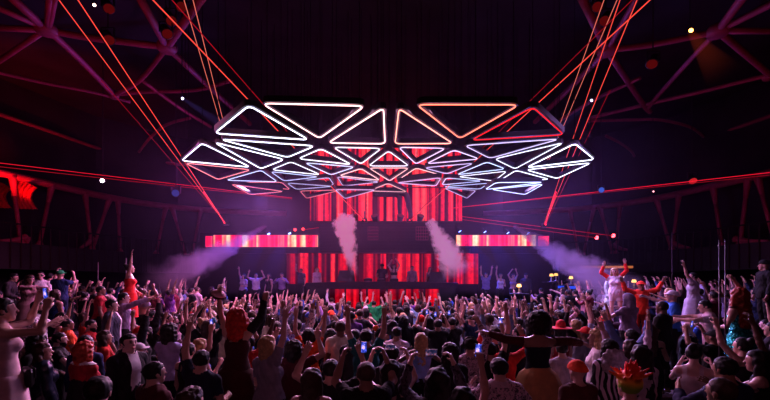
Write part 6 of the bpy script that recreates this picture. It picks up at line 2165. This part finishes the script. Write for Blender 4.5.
def low_body(pose, fem):
    if (pose, fem) in LOW:
        return LOW[(pose, fem)]
    Fd, o = body_field(POSES[pose], fem, 1.0, hands=False)
    H = lambda q: np.array(o['hc']) + np.array(o['Rh']) @ V3(*q)
    Fd.add(H((0, -.028, .04)), H((0, .0, .045)), .098, .094, .005, 'hair')
    if fem:
        Fd.add(H((0, -.07, .0)), H((0, -.11, -.22)), .085, .08, .02, 'hair')
    h = .029
    Fv, lo = Fd.grid(h)
    V, Q = surface_net(Fv, lo, h)
    idx, t = Fd.label(V)
    reg = np.array([p['reg'] for p in Fd.p])[idx]
    z = V[:, 2]
    cls = np.zeros(len(V), int)                                # skin
    cls[reg == 'hair'] = 1
    cls[(reg == 'torso') & (z > .95) | ((reg == 'uarm') & (t < .6))] = 2
    cls[((reg == 'torso') & (z <= .95)) | np.isin(reg, ('thigh', 'shin', 'shin2', 'foot'))] = 3
    LOW[(pose, fem)] = (V, Q, cls)
    return LOW[(pose, fem)]


VS, QS, CS = [], [], []
off = 0
for n, x, y, z, s, pose, pz, yaw in rest:
    fem = rng.random() < .45
    V, Q, cls = low_body(pz if pz != 'headturn' else 'idle', fem)
    c, sn = math.cos(yaw), math.sin(yaw)
    W = np.empty_like(V)
    W[:, 0] = x + s * (c * V[:, 0] - sn * V[:, 1]); W[:, 1] = y + s * (sn * V[:, 0] + c * V[:, 1]); W[:, 2] = z + s * V[:, 2]
    skn = SKINS[rng.choice(('fair', 'fair', 'tan', 'tan', 'brown', 'dark'))]
    pal = np.array([skn, HB if rng.random() < .8 else (HBL if fem else HN), pick(TOPS)[1], rng.choice((BLACK, (.03, .035, .08)))])
    VS.append(W); QS.append(Q + off); CS.append(pal[cls]); off += len(V)
if VS:
    me = make_mesh('crowd', np.concatenate(VS), np.concatenate(QS), M['crowd'], np.concatenate(CS))
    # colours come straight from the painted figures
    o = bpy.data.objects.new('crowd', me); COL.objects.link(o)
    tag(o, 'dense mass of small distant dancers before the stage and along the decks', 'crowd', None, 'stuff')
    M['crowd'].node_tree.nodes
# =================================================================== LIGHT
def area(loc, aim, size, power, col_, sy=None, name='area_lamp'):
    l = bpy.data.lights.new(name, 'AREA')
    l.energy = power; l.color = col_; l.size = size
    if sy:
        l.shape = 'RECTANGLE'; l.size_y = sy
    o = bpy.data.objects.new(name, l)
    o.location = loc
    o.rotation_euler = Vector(aim).to_track_quat('-Z', 'Y').to_euler()
    COL.objects.link(o)
    return o


def spot(loc, aim, ang, power, col_, blend=.6, rad=.2, name='spot_lamp'):
    l = bpy.data.lights.new(name, 'SPOT')
    l.energy = power; l.color = col_; l.spot_size = math.radians(ang); l.spot_blend = blend; l.shadow_soft_size = rad
    o = bpy.data.objects.new(name, l)
    o.location = loc
    o.rotation_euler = Vector(aim).to_track_quat('-Z', 'Y').to_euler()
    COL.objects.link(o)
    return o


w = bpy.data.worlds.new('world')
scene.world = w
w.use_nodes = True
w.node_tree.nodes['Background'].inputs['Color'].default_value = (.02, .004, .012, 1)
w.node_tree.nodes['Background'].inputs['Strength'].default_value = 0.25
scene.view_settings.view_transform = 'Standard'
scene.view_settings.exposure = 0.15
scene.view_settings.gamma = 0.84
scene.cycles.use_denoising = True
scene.cycles.max_bounces = 5
scene.cycles.volume_bounces = 0
scene.cycles.volume_step_rate = 2.0
scene.cycles.sample_clamp_indirect = 3.0

# unseen lamps added for a pink, violet and blue wash onto the dancers
area((-5.5, 13.5, 6.2), (-.05, -.35, -1), 5, 250, (1.0, .30, .66))
area((5.5, 13.5, 6.2), (.05, -.35, -1), 5, 220, (.66, .36, 1.0))
area((0, 18.8, 5.6), (0, -1, -.6), 6, 420, (1.0, .34, .55), 1.2)
spot((-5.5, 20.5, 7.0), (.12, -1, -.50), 50, 9000, (1.0, .56, .98), .8, .4)
spot((5.5, 20.5, 7.0), (-.08, -1, -.50), 52, 7500, (.72, .52, 1.0), .8, .4)
spot((-.5, 10.5, 6.2), (-.5, -.95, -.72), 75, 800, (1.0, .60, .95), .9, .4)
spot((.5, 10.5, 6.2), (.55, -.95, -.72), 75, 330, (.9, .6, 1.0), .9, .4)
area((-4.5, 15.5, 5.9), (.0, -.25, -1), 5, 300, (1.0, .48, .86))
area((4.5, 15.5, 5.9), (.0, -.25, -1), 5, 280, (.66, .48, 1.0))
area((0, 12.0, 5.9), (.0, -.35, -1), 4, 330, (1.0, .46, .80))
spot((5.5, 22.0, 6.0), (-.02, -1, -.78), 60, 3000, (.18, .20, 1.0), .9, .3)
spot((-5.5, 22.0, 6.0), (-.05, -1, -.78), 55, 1500, (.25, .14, 1.0), .9, .3)
# dim fill lamp added behind the camera
area((0, -2.5, 5.5), (0, 1, -.35), 6, 38, (1.0, .26, .40))
# red wash on the roof truss
for s in (-1, 1):
    area((s * 8, 9, 4.6), (s * .25, .3, 1), 5, 85 if s < 0 else 60, (1.0, .03, .14))
    area((s * 11.5, 14, 4.4), (s * .9, .5, .5), 3, 70 if s < 0 else 30, (1.0, .05, .25))
spot(P(20, 215, 17.0), (-.05, .35, .9), 80, 520, (1, .02, .02))
spot(P(8, 214, 17.0), (-.05, .35, .9), 80, 420, (1, .02, .02))
# blue stage spots, then unseen violet ones added to make the haze glow
for px in (289, 255):
    spot(P(px, 234, 23.2), (-.25, -.6, -1.0), 70, 1300, (.05, .08, 1.0))
for px in (465, 500):
    spot(P(px, 232, 23.2), (.3, -.6, -1.0), 70, 1600, (.05, .08, 1.0))
spot((-6.5, 23.0, 8.2), (-.50, -1, -.12), 70, 900, (.85, .08, .60), 1.0, .3)
spot((6.5, 23.0, 8.2), (.30, -1, -.20), 60, 240, (.40, .12, .95), 1.0, .3)
spot((-4.0, 21.5, 4.0), (-.60, -.9, .40), 75, 2600, (.22, .16, 1.0), 1.0, .3)
spot((4.0, 21.5, 4.0), (.50, -.9, .40), 60, 2300, (.17, .17, 1.0), 1.0, .3)
for s in (-1, 1):  # unseen point lamps added for the glow under the hung frames
    for x, y, pw_, c_ in ((4.6, 14.5, 150, (.16, .20, 1.0)), (6.6, 15.0, 150, (.42, .16, 1.0) if s > 0 else (.80, .10, .75))):
        l = bpy.data.lights.new('haze_fill', 'POINT'); l.energy = pw_; l.color = c_; l.shadow_soft_size = .25
        o = bpy.data.objects.new('haze_fill', l); o.location = (s * x, y, 5.6); COL.objects.link(o)
